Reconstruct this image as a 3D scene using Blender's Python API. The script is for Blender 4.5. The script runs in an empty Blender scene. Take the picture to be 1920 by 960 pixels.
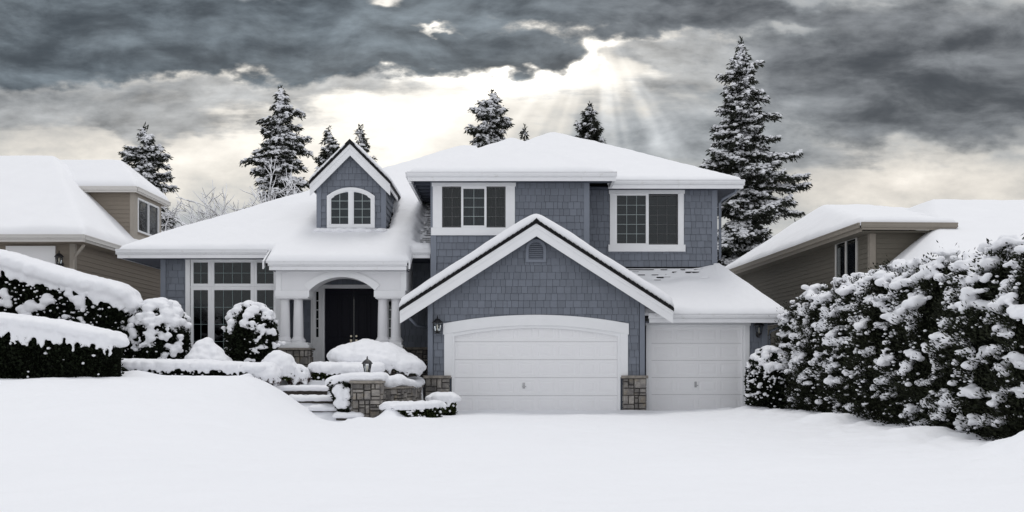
import bpy, bmesh, math, random
import numpy as np
from mathutils import Vector

random.seed(7)
SC = bpy.context.scene
COL = SC.collection
R = math.radians

# ----------------------------------------------------------------------------
# camera numbers (also used to turn measured sizes into metres)
# ----------------------------------------------------------------------------
F = 1935.0
CZ = 1.27
def X(px, y): return (px - 960.0) / F * (y + 30.0)
def Z(py, y): return CZ + (690.0 - py) / F * (y + 30.0)

# ----------------------------------------------------------------------------
# noise
# ----------------------------------------------------------------------------
_rng = np.random.RandomState(3)
_P = np.concatenate([_rng.permutation(256)] * 3)
_G = _rng.normal(size=(256, 3)); _G /= np.linalg.norm(_G, axis=1)[:, None]
def perlin(p):
    p = np.asarray(p, float)
    i = np.floor(p).astype(int); f = p - i
    i &= 255
    u = f * f * f * (f * (f * 6 - 15) + 10)
    out = 0
    for dx in (0, 1):
        for dy in (0, 1):
            for dz in (0, 1):
                h = _P[_P[_P[(i[:, 0] + dx) & 255] + ((i[:, 1] + dy) & 255)] + ((i[:, 2] + dz) & 255)]
                g = _G[h]
                d = (g * (f - np.array([dx, dy, dz]))).sum(1)
                w = (u[:, 0] if dx else 1 - u[:, 0]) * (u[:, 1] if dy else 1 - u[:, 1]) * (u[:, 2] if dz else 1 - u[:, 2])
                out = out + w * d
    return out
def fbm(p, o=3, lac=2.1, gain=.5):
    p = np.asarray(p, float); a = 1.0; s = 0
    for k in range(o):
        s = s + a * perlin(p + 17.3 * k); p = p * lac; a *= gain
    return s
def sstep(a, b, x):
    t = np.clip((x - a) / (b - a), 0, 1); return t * t * (3 - 2 * t)
def smin(a, b, k):
    h = np.clip(.5 + .5 * (b - a) / k, 0, 1)
    return b * (1 - h) + a * h - k * h * (1 - h)
def smax(a, b, k): return -smin(-a, -b, k)

# ----------------------------------------------------------------------------
# materials
# ----------------------------------------------------------------------------
class NT:
    """small helper for node trees"""
    def __init__(s, tree): s.t = tree; s.n = tree.nodes; s.l = tree.links
    def node(s, typ, **kw):
        n = s.n.new(typ)
        for k, v in kw.items(): setattr(n, k, v)
        return n
    def put(s, sock, v):
        if v is None: return
        if hasattr(v, 'is_output'): s.l.new(v, sock)
        else: sock.default_value = v
    def m(s, op, a, b=None, c=None, clamp=False):
        n = s.node('ShaderNodeMath', operation=op, use_clamp=clamp)
        s.put(n.inputs[0], a); s.put(n.inputs[1], b); s.put(n.inputs[2], c)
        return n.outputs[0]
    def noise(s, vec, scale, detail=3, rough=.5, dist=0, dim='3D', lac=2.0):
        n = s.node('ShaderNodeTexNoise', noise_dimensions=dim)
        if vec is not None:
            s.put(n.inputs['W' if dim == '1D' else 'Vector'], vec)
        n.inputs['Scale'].default_value = scale; n.inputs['Detail'].default_value = detail
        n.inputs['Roughness'].default_value = rough; n.inputs['Distortion'].default_value = dist
        n.inputs['Lacunarity'].default_value = lac
        return n.outputs['Fac']
    def ramp(s, x, a, b, lo=0., hi=1., smooth=True):
        n = s.node('ShaderNodeMapRange', interpolation_type='SMOOTHSTEP' if smooth else 'LINEAR')
        s.put(n.inputs[0], x); s.put(n.inputs[1], a); s.put(n.inputs[2], b)
        s.put(n.inputs[3], lo); s.put(n.inputs[4], hi)
        return n.outputs[0]
    def mix(s, f, a, b, mode='MIX'):
        n = s.node('ShaderNodeMix', data_type='RGBA', blend_type=mode)
        s.put(n.inputs[0], f); s.put(n.inputs[6], a); s.put(n.inputs[7], b)
        return n.outputs[2]
    def xyz(s, x, y, z):
        n = s.node('ShaderNodeCombineXYZ'); s.put(n.inputs[0], x); s.put(n.inputs[1], y); s.put(n.inputs[2], z)
        return n.outputs[0]

def rgb(c): return (c[0], c[1], c[2], 1.0)
def mat(name, col, rough=.6, var=.0, vscale=3.0, col2=None, bump=0.0, bscale=30.0, island=0.0, spec=.4, metal=0.0, bdist=.02, stain=None):
    m = bpy.data.materials.new(name); m.use_nodes = True
    t = NT(m.node_tree)
    b = m.node_tree.nodes['Principled BSDF']
    b.inputs['Roughness'].default_value = rough
    b.inputs['Specular IOR Level'].default_value = spec
    b.inputs['Metallic'].default_value = metal
    geo = t.node('ShaderNodeNewGeometry')
    pos = geo.outputs['Position']
    c = None
    if col2 is not None:
        f = t.ramp(t.noise(pos, vscale, 5, .6), .35, .65)
        c = t.mix(f, rgb(col), rgb(col2))
    if var > 0:
        v = t.ramp(t.noise(pos, vscale * 1.7, 4, .6), .25, .75, 1 - var, 1 + var, False)
        c = t.mix(1.0, c if c is not None else rgb(col), t.xyz(v, v, v), 'MULTIPLY')
    if island > 0:
        v = t.ramp(geo.outputs['Random Per Island'], 0, 1, 1 - island, 1 + island, False)
        c = t.mix(1.0, c if c is not None else rgb(col), t.xyz(v, v, v), 'MULTIPLY')
    if stain is not None:
        v = t.ramp(t.noise(pos, stain[1], 6, .65), stain[2], stain[3])
        c = t.mix(t.m('MULTIPLY', v, stain[4]), c if c is not None else rgb(col), rgb(stain[0]))
    if c is None: b.inputs['Base Color'].default_value = rgb(col)
    else: t.l.new(c, b.inputs['Base Color'])
    if bump > 0:
        bn = t.node('ShaderNodeBump'); bn.inputs['Strength'].default_value = bump; bn.inputs['Distance'].default_value = bdist
        t.l.new(t.noise(pos, bscale, 5, .6), bn.inputs['Height'])
        t.l.new(bn.outputs[0], b.inputs['Normal'])
    return m

M = {}
def make_materials():
    M['snow'] = mat('snow', (.87, .875, .895), .75, var=.012, vscale=.6, bump=.25, bscale=9, spec=.25, bdist=.03)
    M['clump_snow'] = mat('clump_snow', (.86, .865, .89), .75, bump=.35, bscale=16, spec=.2, bdist=.025)
    M['shingle'] = mat('shingle', (.172, .189, .222), .7, var=.06, vscale=2.0, island=.09, bump=.25, bscale=60, bdist=.004, spec=.3)
    M['blue_trim'] = mat('blue_trim', (.195, .215, .255), .6, var=.04, vscale=3, spec=.35)
    M['wall_back'] = mat('wall_back', (.05, .058, .075), .8)
    M['white'] = mat('white', (.83, .835, .845), .5, var=.02, vscale=2.0, spec=.4, stain=((.45, .42, .36), 2.5, .62, .85, .25))
    M['gutter'] = mat('gutter', (.78, .785, .80), .42, var=.03, vscale=1.5, spec=.45, stain=((.32, .28, .2), 4.5, .56, .8, .4))
    M['door_white'] = mat('door_white', (.86, .857, .865), .55, var=.012, vscale=1.0, spec=.35)
    M['column'] = mat('column', (.80, .80, .815), .5, var=.015, vscale=2, spec=.4)
    M['roof_black'] = mat('roof_black', (.012, .012, .013), .85, island=.3, bump=.5, bscale=60, bdist=.01, spec=.2)
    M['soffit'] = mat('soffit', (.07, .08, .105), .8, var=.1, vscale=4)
    M['stone'] = mat('stone', (.29, .27, .245), .85, col2=(.165, .155, .15), vscale=5.5, island=.34, bump=.8, bscale=14, bdist=.03, spec=.25, stain=((.32, .26, .17), 3.1, .52, .72, .55))
    M['mortar'] = mat('mortar', (.05, .046, .042), .95, bump=.4, bscale=50)
    M['cap_stone'] = mat('cap_stone', (.30, .27, .235), .85, col2=(.19, .175, .155), vscale=7, bump=.5, bscale=35, bdist=.012)
    M['navy_door'] = mat('navy_door', (.004, .0045, .011), .5, spec=.15)
    M['brass'] = mat('brass', (.55, .50, .40), .3, metal=.9)
    M['steel'] = mat('steel', (.42, .42, .43), .35, metal=.8)
    M['black_iron'] = mat('black_iron', (.010, .010, .012), .45, spec=.5)
    M['bulb'] = mat('bulb', (.75, .72, .62), .3, spec=.5)
    M['dark_room'] = mat('dark_room', (.006, .006, .007), .95)
    M['curtain'] = mat('curtain', (.055, .047, .04), .9, var=.2, vscale=9)
    M['curtain_grey'] = mat('curtain_grey', (.11, .115, .135), .9, var=.08, vscale=3)
    M['blind'] = mat('blind', (.10, .10, .105), .6)
    M['screen_frame'] = mat('screen_frame', (.085, .085, .088), .5)
    M['muntin'] = mat('muntin', (.32, .37, .37), .5)
    M['muntin_dim'] = mat('muntin_dim', (.20, .26, .26), .5)
    M['tan'] = mat('tan_siding', (.25, .215, .175), .7, var=.03, vscale=2, island=.03, spec=.3)
    M['tan_trim'] = mat('tan_trim', (.36, .325, .28), .6, var=.03)
    M['pale_trim'] = mat('pale_trim', (.62, .60, .57), .5, var=.03, stain=((.3, .27, .2), 4.5, .6, .8, .3))
    M['taupe'] = mat('taupe_siding', (.135, .122, .098), .7, var=.03, vscale=2, island=.03, spec=.3)
    M['taupe_trim'] = mat('taupe_trim', (.27, .24, .20), .6, var=.05)
    M['yew'] = mat('yew_leaf', (.010, .014, .007), .7, island=.7, spec=.12)
    M['boxwood'] = mat('boxwood_leaf', (.028, .038, .010), .6, island=.7, spec=.2)
    M['cedar'] = mat('cedar_leaf', (.017, .020, .011), .7, island=.8, spec=.12)
    M['core'] = mat('foliage_core', (.006, .007, .005), 1.0, spec=.0)  # near-black: the shade deep in foliage, painted as a colour
    M['fir'] = mat('fir_needles', (.030, .033, .025), .75, island=.7, spec=.12)
    M['bark'] = mat('bark', (.055, .042, .034), .9, var=.3, vscale=5, bump=.6, bscale=25)
    M['twig'] = mat('twig', (.085, .07, .06), .9, var=.2)
    M['stem'] = mat('heather_stem', (.07, .045, .04), .8, island=.5)
    M['step_stone'] = mat('step_stone', (.055, .046, .04), .9, var=.3, vscale=8, bump=.6, bscale=40)
    # window glass: thin pane, part clear and part mirror
    g = bpy.data.materials.new('window_glass'); g.use_nodes = True
    t = NT(g.node_tree); g.node_tree.nodes.clear()
    o = t.node('ShaderNodeOutputMaterial'); mx = t.node('ShaderNodeMixShader')
    tr = t.node('ShaderNodeBsdfTransparent'); tr.inputs[0].default_value = (.62, .65, .66, 1)
    gl = t.node('ShaderNodeBsdfGlossy'); gl.inputs['Roughness'].default_value = .03; gl.inputs[0].default_value = (.9, .93, .95, 1)
    fr = t.node('ShaderNodeFresnel'); fr.inputs['IOR'].default_value = 1.4
    t.l.new(fr.outputs[0], mx.inputs[0]); t.l.new(tr.outputs[0], mx.inputs[1]); t.l.new(gl.outputs[0], mx.inputs[2])
    t.l.new(mx.outputs[0], o.inputs[0]); M['glass'] = g
    g2 = g.copy(); g2.name = 'clear_glass'; M['lantern_glass'] = g2
    [n for n in g2.node_tree.nodes if n.type == 'BSDF_TRANSPARENT'][0].inputs[0].default_value = (.96, .97, .97, 1)
    # ground snow: soft wind texture in the bump only
    s = M['ground_snow'] = mat('ground_snow', (.872, .882, .91), .8, var=.008, vscale=.25, spec=.2)
    t = NT(s.node_tree); b = s.node_tree.nodes['Principled BSDF']
    pos = t.node('ShaderNodeNewGeometry').outputs['Position']
    bn = t.node('ShaderNodeBump'); bn.inputs['Strength'].default_value = .55; bn.inputs['Distance'].default_value = .05
    h = t.m('ADD', t.m('MULTIPLY', t.noise(pos, 2.3, 5, .55), 1.0), t.m('MULTIPLY', t.noise(pos, 22, 3, .6), .10))
    t.l.new(h, bn.inputs['Height']); t.l.new(bn.outputs[0], b.inputs['Normal'])
make_materials()

# ----------------------------------------------------------------------------
# objects
# ----------------------------------------------------------------------------
ORIGIN = {}
def tag(o, label=None, cat=None, group=None, kind=None):
    if label: o['label'] = label
    if cat: o['category'] = cat
    if group: o['group'] = group
    if kind: o['kind'] = kind
    return o
def thing(name, label, cat, loc, group=None, rotz=0.0, local=False):
    o = bpy.data.objects.new(name, None); COL.objects.link(o)
    o.empty_display_size = .3
    o.location = loc; o.rotation_euler = (0, 0, rotz)
    ORIGIN[o] = np.zeros(3) if local else np.array(loc, float)
    return tag(o, label, cat, group)
def link(name, me, m, parent=None, smooth=False):
    o = bpy.data.objects.new(name, me); COL.objects.link(o)
    if m is not None:
        me.materials.clear(); me.materials.append(m)
    if parent is not None:
        o.parent = parent; ORIGIN[o] = ORIGIN[parent]
    if smooth:
        me.polygons.foreach_set('use_smooth', np.ones(len(me.polygons), bool))
    return o
def mesh_np(name, v, f):
    """v Nx3 array, f MxK array of equal-sized faces"""
    me = bpy.data.meshes.new(name)
    v = np.asarray(v, np.float32); f = np.asarray(f, np.int32)
    k = f.shape[1]
    me.vertices.add(len(v)); me.vertices.foreach_set('co', v.ravel())
    me.loops.add(f.size); me.loops.foreach_set('vertex_index', f.ravel())
    me.polygons.add(len(f))
    me.polygons.foreach_set('loop_start', np.arange(0, f.size, k, dtype=np.int32))
    me.polygons.foreach_set('loop_total', np.full(len(f), k, np.int32))
    me.update(calc_edges=True)
    return me

class MB:
    def __init__(s): s.v = []; s.f = []
    def add(s, verts, faces):
        n = len(s.v); s.v += [tuple(map(float, p)) for p in verts]
        s.f += [tuple(i + n for i in f) for f in faces]; return s
    def box(s, x0, x1, y0, y1, z0, z1):
        return s.add([(x0, y0, z0), (x1, y0, z0), (x1, y1, z0), (x0, y1, z0), (x0, y0, z1), (x1, y0, z1), (x1, y1, z1), (x0, y1, z1)],
                     [(3, 2, 1, 0), (4, 5, 6, 7), (0, 1, 5, 4), (1, 2, 6, 5), (2, 3, 7, 6), (3, 0, 4, 7)])
    def prism_y(s, pts, y0, y1):
        n = len(pts)
        return s.add([(p[0], y0, p[1]) for p in pts] + [(p[0], y1, p[1]) for p in pts],
                     [tuple(range(n)), tuple(range(2 * n - 1, n - 1, -1))] + [(i, i + n, (i + 1) % n + n, (i + 1) % n) for i in range(n)])
    def prism_x(s, pts, x0, x1):
        n = len(pts)
        return s.add([(x0, p[0], p[1]) for p in pts] + [(x1, p[0], p[1]) for p in pts],
                     [tuple(range(n)), tuple(range(2 * n - 1, n - 1, -1))] + [(i, i + n, (i + 1) % n + n, (i + 1) % n) for i in range(n)])
    def ring_y(s, a, b, y0, y1):
        """open band between two (x,z) polylines of equal length, extruded along y"""
        n = len(a)
        v = [(p[0], y0, p[1]) for p in a] + [(p[0], y0, p[1]) for p in b] + [(p[0], y1, p[1]) for p in a] + [(p[0], y1, p[1]) for p in b]
        f = []
        for i in range(n - 1):
            f += [(i, i + 1, n + i + 1, n + i), (2 * n + i, 3 * n + i, 3 * n + i + 1, 2 * n + i + 1),
                  (i, 2 * n + i, 2 * n + i + 1, i + 1), (n + i, n + i + 1, 3 * n + i + 1, 3 * n + i)]
        f += [(0, n, 3 * n, 2 * n), (n - 1, 3 * n - 1, 4 * n - 1, 2 * n - 1)]
        return s.add(v, f)
    def tube(s, path, r, n=8, closed_ends=True):
        path = [Vector(p) for p in path]
        rs = r if isinstance(r, (list, tuple)) else [r] * len(path)
        base = len(s.v); V = []; Fs = []
        up = Vector((0, 0, 1))
        for i, p in enumerate(path):
            d = (path[min(i + 1, len(path) - 1)] - path[max(i - 1, 0)]).normalized()
            a = d.cross(up if abs(d.z) < .95 else Vector((1, 0, 0))).normalized(); b = d.cross(a).normalized()
            for k in range(n):
                t = 2 * math.pi * k / n
                V.append(p + a * (rs[i] * math.cos(t)) + b * (rs[i] * math.sin(t)))
        for i in range(len(path) - 1):
            for k in range(n):
                Fs.append((i * n + k, i * n + (k + 1) % n, (i + 1) * n + (k + 1) % n, (i + 1) * n + k))
        if closed_ends:
            Fs.append(tuple(range(n))); Fs.append(tuple(range(len(V) - 1, len(V) - 1 - n, -1)))
        return s.add(V, Fs)
    def lathe(s, cx, cy, prof, n=24, phase=0.0):
        V = []; Fs = []
        for r, z in prof:
            for k in range(n):
                t = 2 * math.pi * k / n + phase
                V.append((cx + r * math.cos(t), cy + r * math.sin(t), z))
        for i in range(len(prof) - 1):
            for k in range(n):
                Fs.append((i * n + k, i * n + (k + 1) % n, (i + 1) * n + (k + 1) % n, (i + 1) * n + k))
        Fs.append(tuple(range(n - 1, -1, -1))); Fs.append(tuple(range(len(V) - n, len(V))))
        return s.add(V, Fs)
    def mapped(s, fn):
        s.v = [tuple(map(float, fn(*p))) for p in s.v]; return s
    def build(s, name, m, parent=None, smooth=False, bevel=0.0, fix=True, label=None):
        off = ORIGIN[parent] if parent is not None else np.zeros(3)
        me = bpy.data.meshes.new(name)
        me.from_pydata([(p[0] - off[0], p[1] - off[1], p[2] - off[2]) for p in s.v], [], s.f)
        if fix:
            bm = bmesh.new(); bm.from_mesh(me); bmesh.ops.recalc_face_normals(bm, faces=bm.faces); bm.to_mesh(me); bm.free()
        me.validate(); me.update()
        o = link(name, me, m, parent, smooth)
        if smooth == 'auto':
            pass
        if bevel > 0:
            b = o.modifiers.new('bevel', 'BEVEL'); b.width = bevel; b.segments = 2; b.limit_method = 'ANGLE'; b.angle_limit = R(40)
        if label: o['label'] = label
        return o

# --- wall coverings -----------------------------------------------------------
def clip(poly, a, b, c):
    """keep a*x+b*z <= c"""
    out = []
    for i in range(len(poly)):
        p, q = poly[i], poly[(i + 1) % len(poly)]
        dp, dq = a * p[0] + b * p[1] - c, a * q[0] + b * q[1] - c
        if dp <= 0: out.append(p)
        if (dp < 0 < dq) or (dq < 0 < dp):
            t = dp / (dp - dq); out.append((p[0] + t * (q[0] - p[0]), p[1] + t * (q[1] - p[1])))
    return out
def courses(mb, x0, x1, z0, z1, y, rnd, h=.205, planes=(), holes=(), long=False, wmin=.11, wmax=.25, thick=.026, gap=.009):
    z = z0
    while z < z1 - .005:
        zt = min(z + h, z1)
        x = x0 - (0 if long else rnd.uniform(0, .15))
        while x < x1 - .004:
            w = (x1 - x0) if long else rnd.uniform(wmin, wmax)
            xa, xb = max(x, x0), min(x + w - (0 if long else gap), x1)
            x += w
            if xb - xa < .015: continue
            zj = z + (0 if long else rnd.uniform(-.004, .004))
            pieces = [(xa, xb)]
            for (hx0, hx1, hz0, hz1) in holes:
                zc = (z + zt) / 2
                if hz0 < zc < hz1:
                    new = []
                    for (a, b) in pieces:
                        if b <= hx0 or a >= hx1: new.append((a, b)); continue
                        if a < hx0: new.append((a, hx0))
                        if b > hx1: new.append((hx1, b))
                    pieces = new
            for (a, b) in pieces:
                if b - a < .01: continue
                poly = [(a, zj), (b, zj), (b, zt), (a, zt)]
                for pl in planes:
                    poly = clip(poly, *pl)
                    if len(poly) < 3: break
                if len(poly) < 3: continue
                n = len(poly)
                fr = [(p[0], y - (.006 + thick * max(0, zt - p[1]) / h), p[1]) for p in poly]
                bk = [(p[0], y + .004, p[1]) for p in poly]
                mb.add(fr + bk, [tuple(range(n))] + [(i, i + n, (i + 1) % n + n, (i + 1) % n) for i in range(n)])
        z = zt
    return mb
def wall_holes(mb, x0, x1, z0, z1, y0, y1, holes=()):
    xs = sorted({x0, x1, *[v for h in holes for v in h[:2] if x0 < v < x1]})
    zs = sorted({z0, z1, *[v for h in holes for v in h[2:] if z0 < v < z1]})
    for i in range(len(xs) - 1):
        for j in range(len(zs) - 1):
            cx, cz = (xs[i] + xs[i + 1]) / 2, (zs[j] + zs[j + 1]) / 2
            if any(h[0] < cx < h[1] and h[2] < cz < h[3] for h in holes): continue
            mb.box(xs[i], xs[i + 1], y0, y1, zs[j], zs[j + 1])
    return mb
def stones(mb, s0, s1, z0, z1, fn, rnd, big=.42, sub=1):
    """random ashlar blocks; fn(s, z, d) -> xyz, d = outward distance"""
    def split(a, b, c, d):
        w, h = b - a, d - c
        lim = big * rnd.choice([.55, .8, 1.15])
        if w > lim and w > .17 and (w > h * .8 or h < .2):
            t = a + w * rnd.uniform(.3, .7); split(a, t, c, d); split(t, b, c, d); return
        if h > .26 * rnd.choice([.62, 1.0, 1.35]) and h > .15:
            t = c + h * rnd.choice([.34, .42, .58, .66]); split(a, b, c, t); split(a, b, t, d); return
        g = .008; e = min(.012, w * .15, h * .15); dp = rnd.uniform(.03, .055)
        n = max(1, int(w / .08)) if sub > 1 else 1
        V = []
        for i in range(n + 1):
            u = a + g + (w - 2 * g) * i / n; ui = a + g + e + (w - 2 * g - 2 * e) * i / n
            V += [fn(u, c + g, 0), fn(u, d - g, 0), fn(ui, c + g + e, dp), fn(ui, d - g - e, dp)]
        Fq = [(0, 2, 3, 1), (4 * n, 4 * n + 1, 4 * n + 3, 4 * n + 2)]
        for i in range(n):
            k = 4 * i; Fq += [(k + 2, k + 6, k + 7, k + 3), (k, k + 4, k + 6, k + 2), (k + 1, k + 3, k + 7, k + 5)]
        mb.add(V, Fq)
    split(s0, s1, z0, z1)
    return mb

# --- snow ---------------------------------------------------------------------
def snow_sheet(name, parent, xs, ys, zfun, inside, thick, rad=.16, m='snow', drop=.02, amp=.02, seed=0.0, under=0.0, thin=None):
    """a snow layer over a roof: follows zfun, rounded along its own edge"""
    xs = np.asarray(xs); ys = np.asarray(ys)
    cx = (xs[:-1] + xs[1:]) / 2; cy = (ys[:-1] + ys[1:]) / 2
    CX, CY = np.meshgrid(cx, cy, indexing='ij')
    cell = inside(CX, CY)
    nx, ny = len(xs), len(ys)
    used = np.zeros((nx, ny), int)
    for a in (0, 1):
        for b in (0, 1): used[a:nx - 1 + a, b:ny - 1 + b] += cell
    full = np.zeros((nx, ny), int)
    GX, GY = np.meshgrid(xs, ys, indexing='ij')
    edge = (used > 0) & (used < 4)
    u = used > 0
    E = np.stack([GX[edge], GY[edge]], 1); Pn = np.stack([GX[u], GY[u]], 1)
    d = np.empty(len(Pn))
    for i in range(0, len(Pn), 4000):
        q = Pn[i:i + 4000]
        d[i:i + 4000] = np.sqrt(((q[:, None, :] - E[None]) ** 2).sum(2).min(1))
    n3 = np.stack([Pn[:, 0], Pn[:, 1], np.full(len(Pn), seed)], 1)
    rr = rad * (1 + .5 * fbm(n3 * 1.3, 2))
    t = np.clip(d / np.maximum(rr, .02), 0, 1)
    g = np.sqrt(np.clip(1 - (1 - t) ** 2, 0, 1))
    zd = zfun(Pn[:, 0], Pn[:, 1])
    T = thick * (1 + .25 * fbm(n3 * .7 + 5, 2)) + amp * fbm(n3 * 2.2 + 9, 3)
    zt = zd + drop + (T - drop) * (.18 + .82 * g)
    if thin is not None:
        tf = thin(Pn[:, 0], Pn[:, 1]); zt = zd + (zt - zd) * tf - .05 * sstep(.11, .0, tf); under = np.where(tf < .9, .10, under)
    idx = -np.ones((nx, ny), int); idx[u] = np.arange(len(Pn))
    top = np.column_stack([Pn, zt]); bot = np.column_stack([Pn, zd - under])
    N = len(Pn)
    I, J = np.nonzero(cell)
    q = np.stack([idx[I, J], idx[I + 1, J], idx[I + 1, J + 1], idx[I, J + 1]], 1)
    faces = [q, q[:, ::-1] + N]
    c = np.pad(cell, 1)
    for (di, dj, a, b) in ((-1, 0, (0, 1), (0, 0)), (1, 0, (1, 0), (1, 1)), (0, -1, (0, 0), (1, 0)), (0, 1, (1, 1), (0, 1))):
        bd = cell & ~c[1 + di:c.shape[0] - 1 + di, 1 + dj:c.shape[1] - 1 + dj]
        I, J = np.nonzero(bd)
        A = idx[I + a[0], J + a[1]]; B = idx[I + b[0], J + b[1]]
        faces.append(np.stack([A, B, B + N, A + N], 1)[:, ::-1])
    off = ORIGIN[parent] if parent is not None else np.zeros(3)
    me = mesh_np(name, np.vstack([top, bot]) - off, np.vstack(faces))
    return link(name, me, M[m], parent, True)

def _ico(sub):
    bm = bmesh.new(); bmesh.ops.create_icosphere(bm, subdivisions=sub, radius=1)
    v = np.array([p.co[:] for p in bm.verts]); f = np.array([[q.index for q in g.verts] for g in bm.faces]); bm.free()
    return v, f
ICO1 = _ico(1); ICO2 = _ico(2)
def blobs_arrays(C, Rad, ico, seed=0, jitter=.18):
    v, f = ico; n = len(C)
    rs = np.random.RandomState(seed)
    ang = rs.uniform(0, 2 * np.pi, n); c, s = np.cos(ang), np.sin(ang)
    L = v[None] * (1 + rs.uniform(-jitter, jitter, (n, len(v), 1)))
    x = L[..., 0] * Rad[:, 0:1]; y = L[..., 1] * Rad[:, 1:2]; z = L[..., 2] * Rad[:, 2:3]
    Vx = x * c[:, None] - y * s[:, None] + C[:, 0:1]; Vy = x * s[:, None] + y * c[:, None] + C[:, 1:2]; Vz = z + C[:, 2:3]
    V = np.stack([Vx, Vy, Vz], 2).reshape(-1, 3)
    Fc = (f[None] + (np.arange(n) * len(v))[:, None, None]).reshape(-1, 3)
    return V, Fc
def fused_snow(name, parent, C, Rad, voxel=.04, smooth=5, m='clump_snow', seed=0, rough=.35):
    """snow lumps melted together into one soft skin"""
    C = np.asarray(C, float); Rad = np.asarray(Rad, float)
    V, Fc = blobs_arrays(C, Rad, ICO2, seed, .06)
    off = ORIGIN[parent] if parent is not None else np.zeros(3)
    V = V + (fbm(V * 3.1 + seed, 2)[:, None]) * rough * Rad.mean() * .35
    me = mesh_np(name + '_raw', V - off, Fc)
    o = bpy.data.objects.new(name, me); COL.objects.link(o)
    r = o.modifiers.new('r', 'REMESH'); r.mode = 'VOXEL'; r.voxel_size = voxel
    if smooth:
        s = o.modifiers.new('s', 'SMOOTH'); s.factor = .5; s.iterations = smooth
    dg = bpy.context.evaluated_depsgraph_get()
    me2 = bpy.data.meshes.new_from_object(o.evaluated_get(dg))
    bpy.data.objects.remove(o); bpy.data.meshes.remove(me)
    me2.name = name
    o = link(name, me2, M[m], parent, True)
    return tag(o, kind='stuff') if name == 'snow_clump' else o
def loose_snow(name, parent, C, Rad, m='clump_snow', seed=0):
    V, Fc = blobs_arrays(np.asarray(C, float), np.asarray(Rad, float), ICO1, seed)
    off = ORIGIN[parent] if parent is not None else np.zeros(3)
    return tag(link(name, mesh_np(name, V - off, Fc), M[m], parent, True), kind='stuff')

# --- foliage ------------------------------------------------------------------
def leaves(P, D, length, width, rs, spread=.6):
    """rhombus leaves at P pointing along D (both Nx3)"""
    n = len(P)
    D = D + rs.normal(0, spread, (n, 3)); D /= np.linalg.norm(D, axis=1)[:, None] + 1e-9
    S = np.cross(D, rs.normal(size=(n, 3))); S /= np.linalg.norm(S, axis=1)[:, None] + 1e-9
    L = length * rs.uniform(.6, 1.4, (n, 1)); W = width * rs.uniform(.6, 1.4, (n, 1))
    a = P; b = P + D * L * .55 + S * W; c = P + D * L; d = P + D * L * .5 - S * W
    V = np.stack([a, b, c, d], 1).reshape(-1, 3)
    return V, np.arange(4 * n).reshape(-1, 4)
def foliage_obj(name, parent, P, D, length, width, m, seed=0, spread=.6):
    rs = np.random.RandomState(seed)
    V, Fc = leaves(np.asarray(P), np.asarray(D, float), length, width, rs, spread)
    off = ORIGIN[parent] if parent is not None else np.zeros(3)
    return link(name, mesh_np(name, V - off, Fc), M[m], parent)

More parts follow.
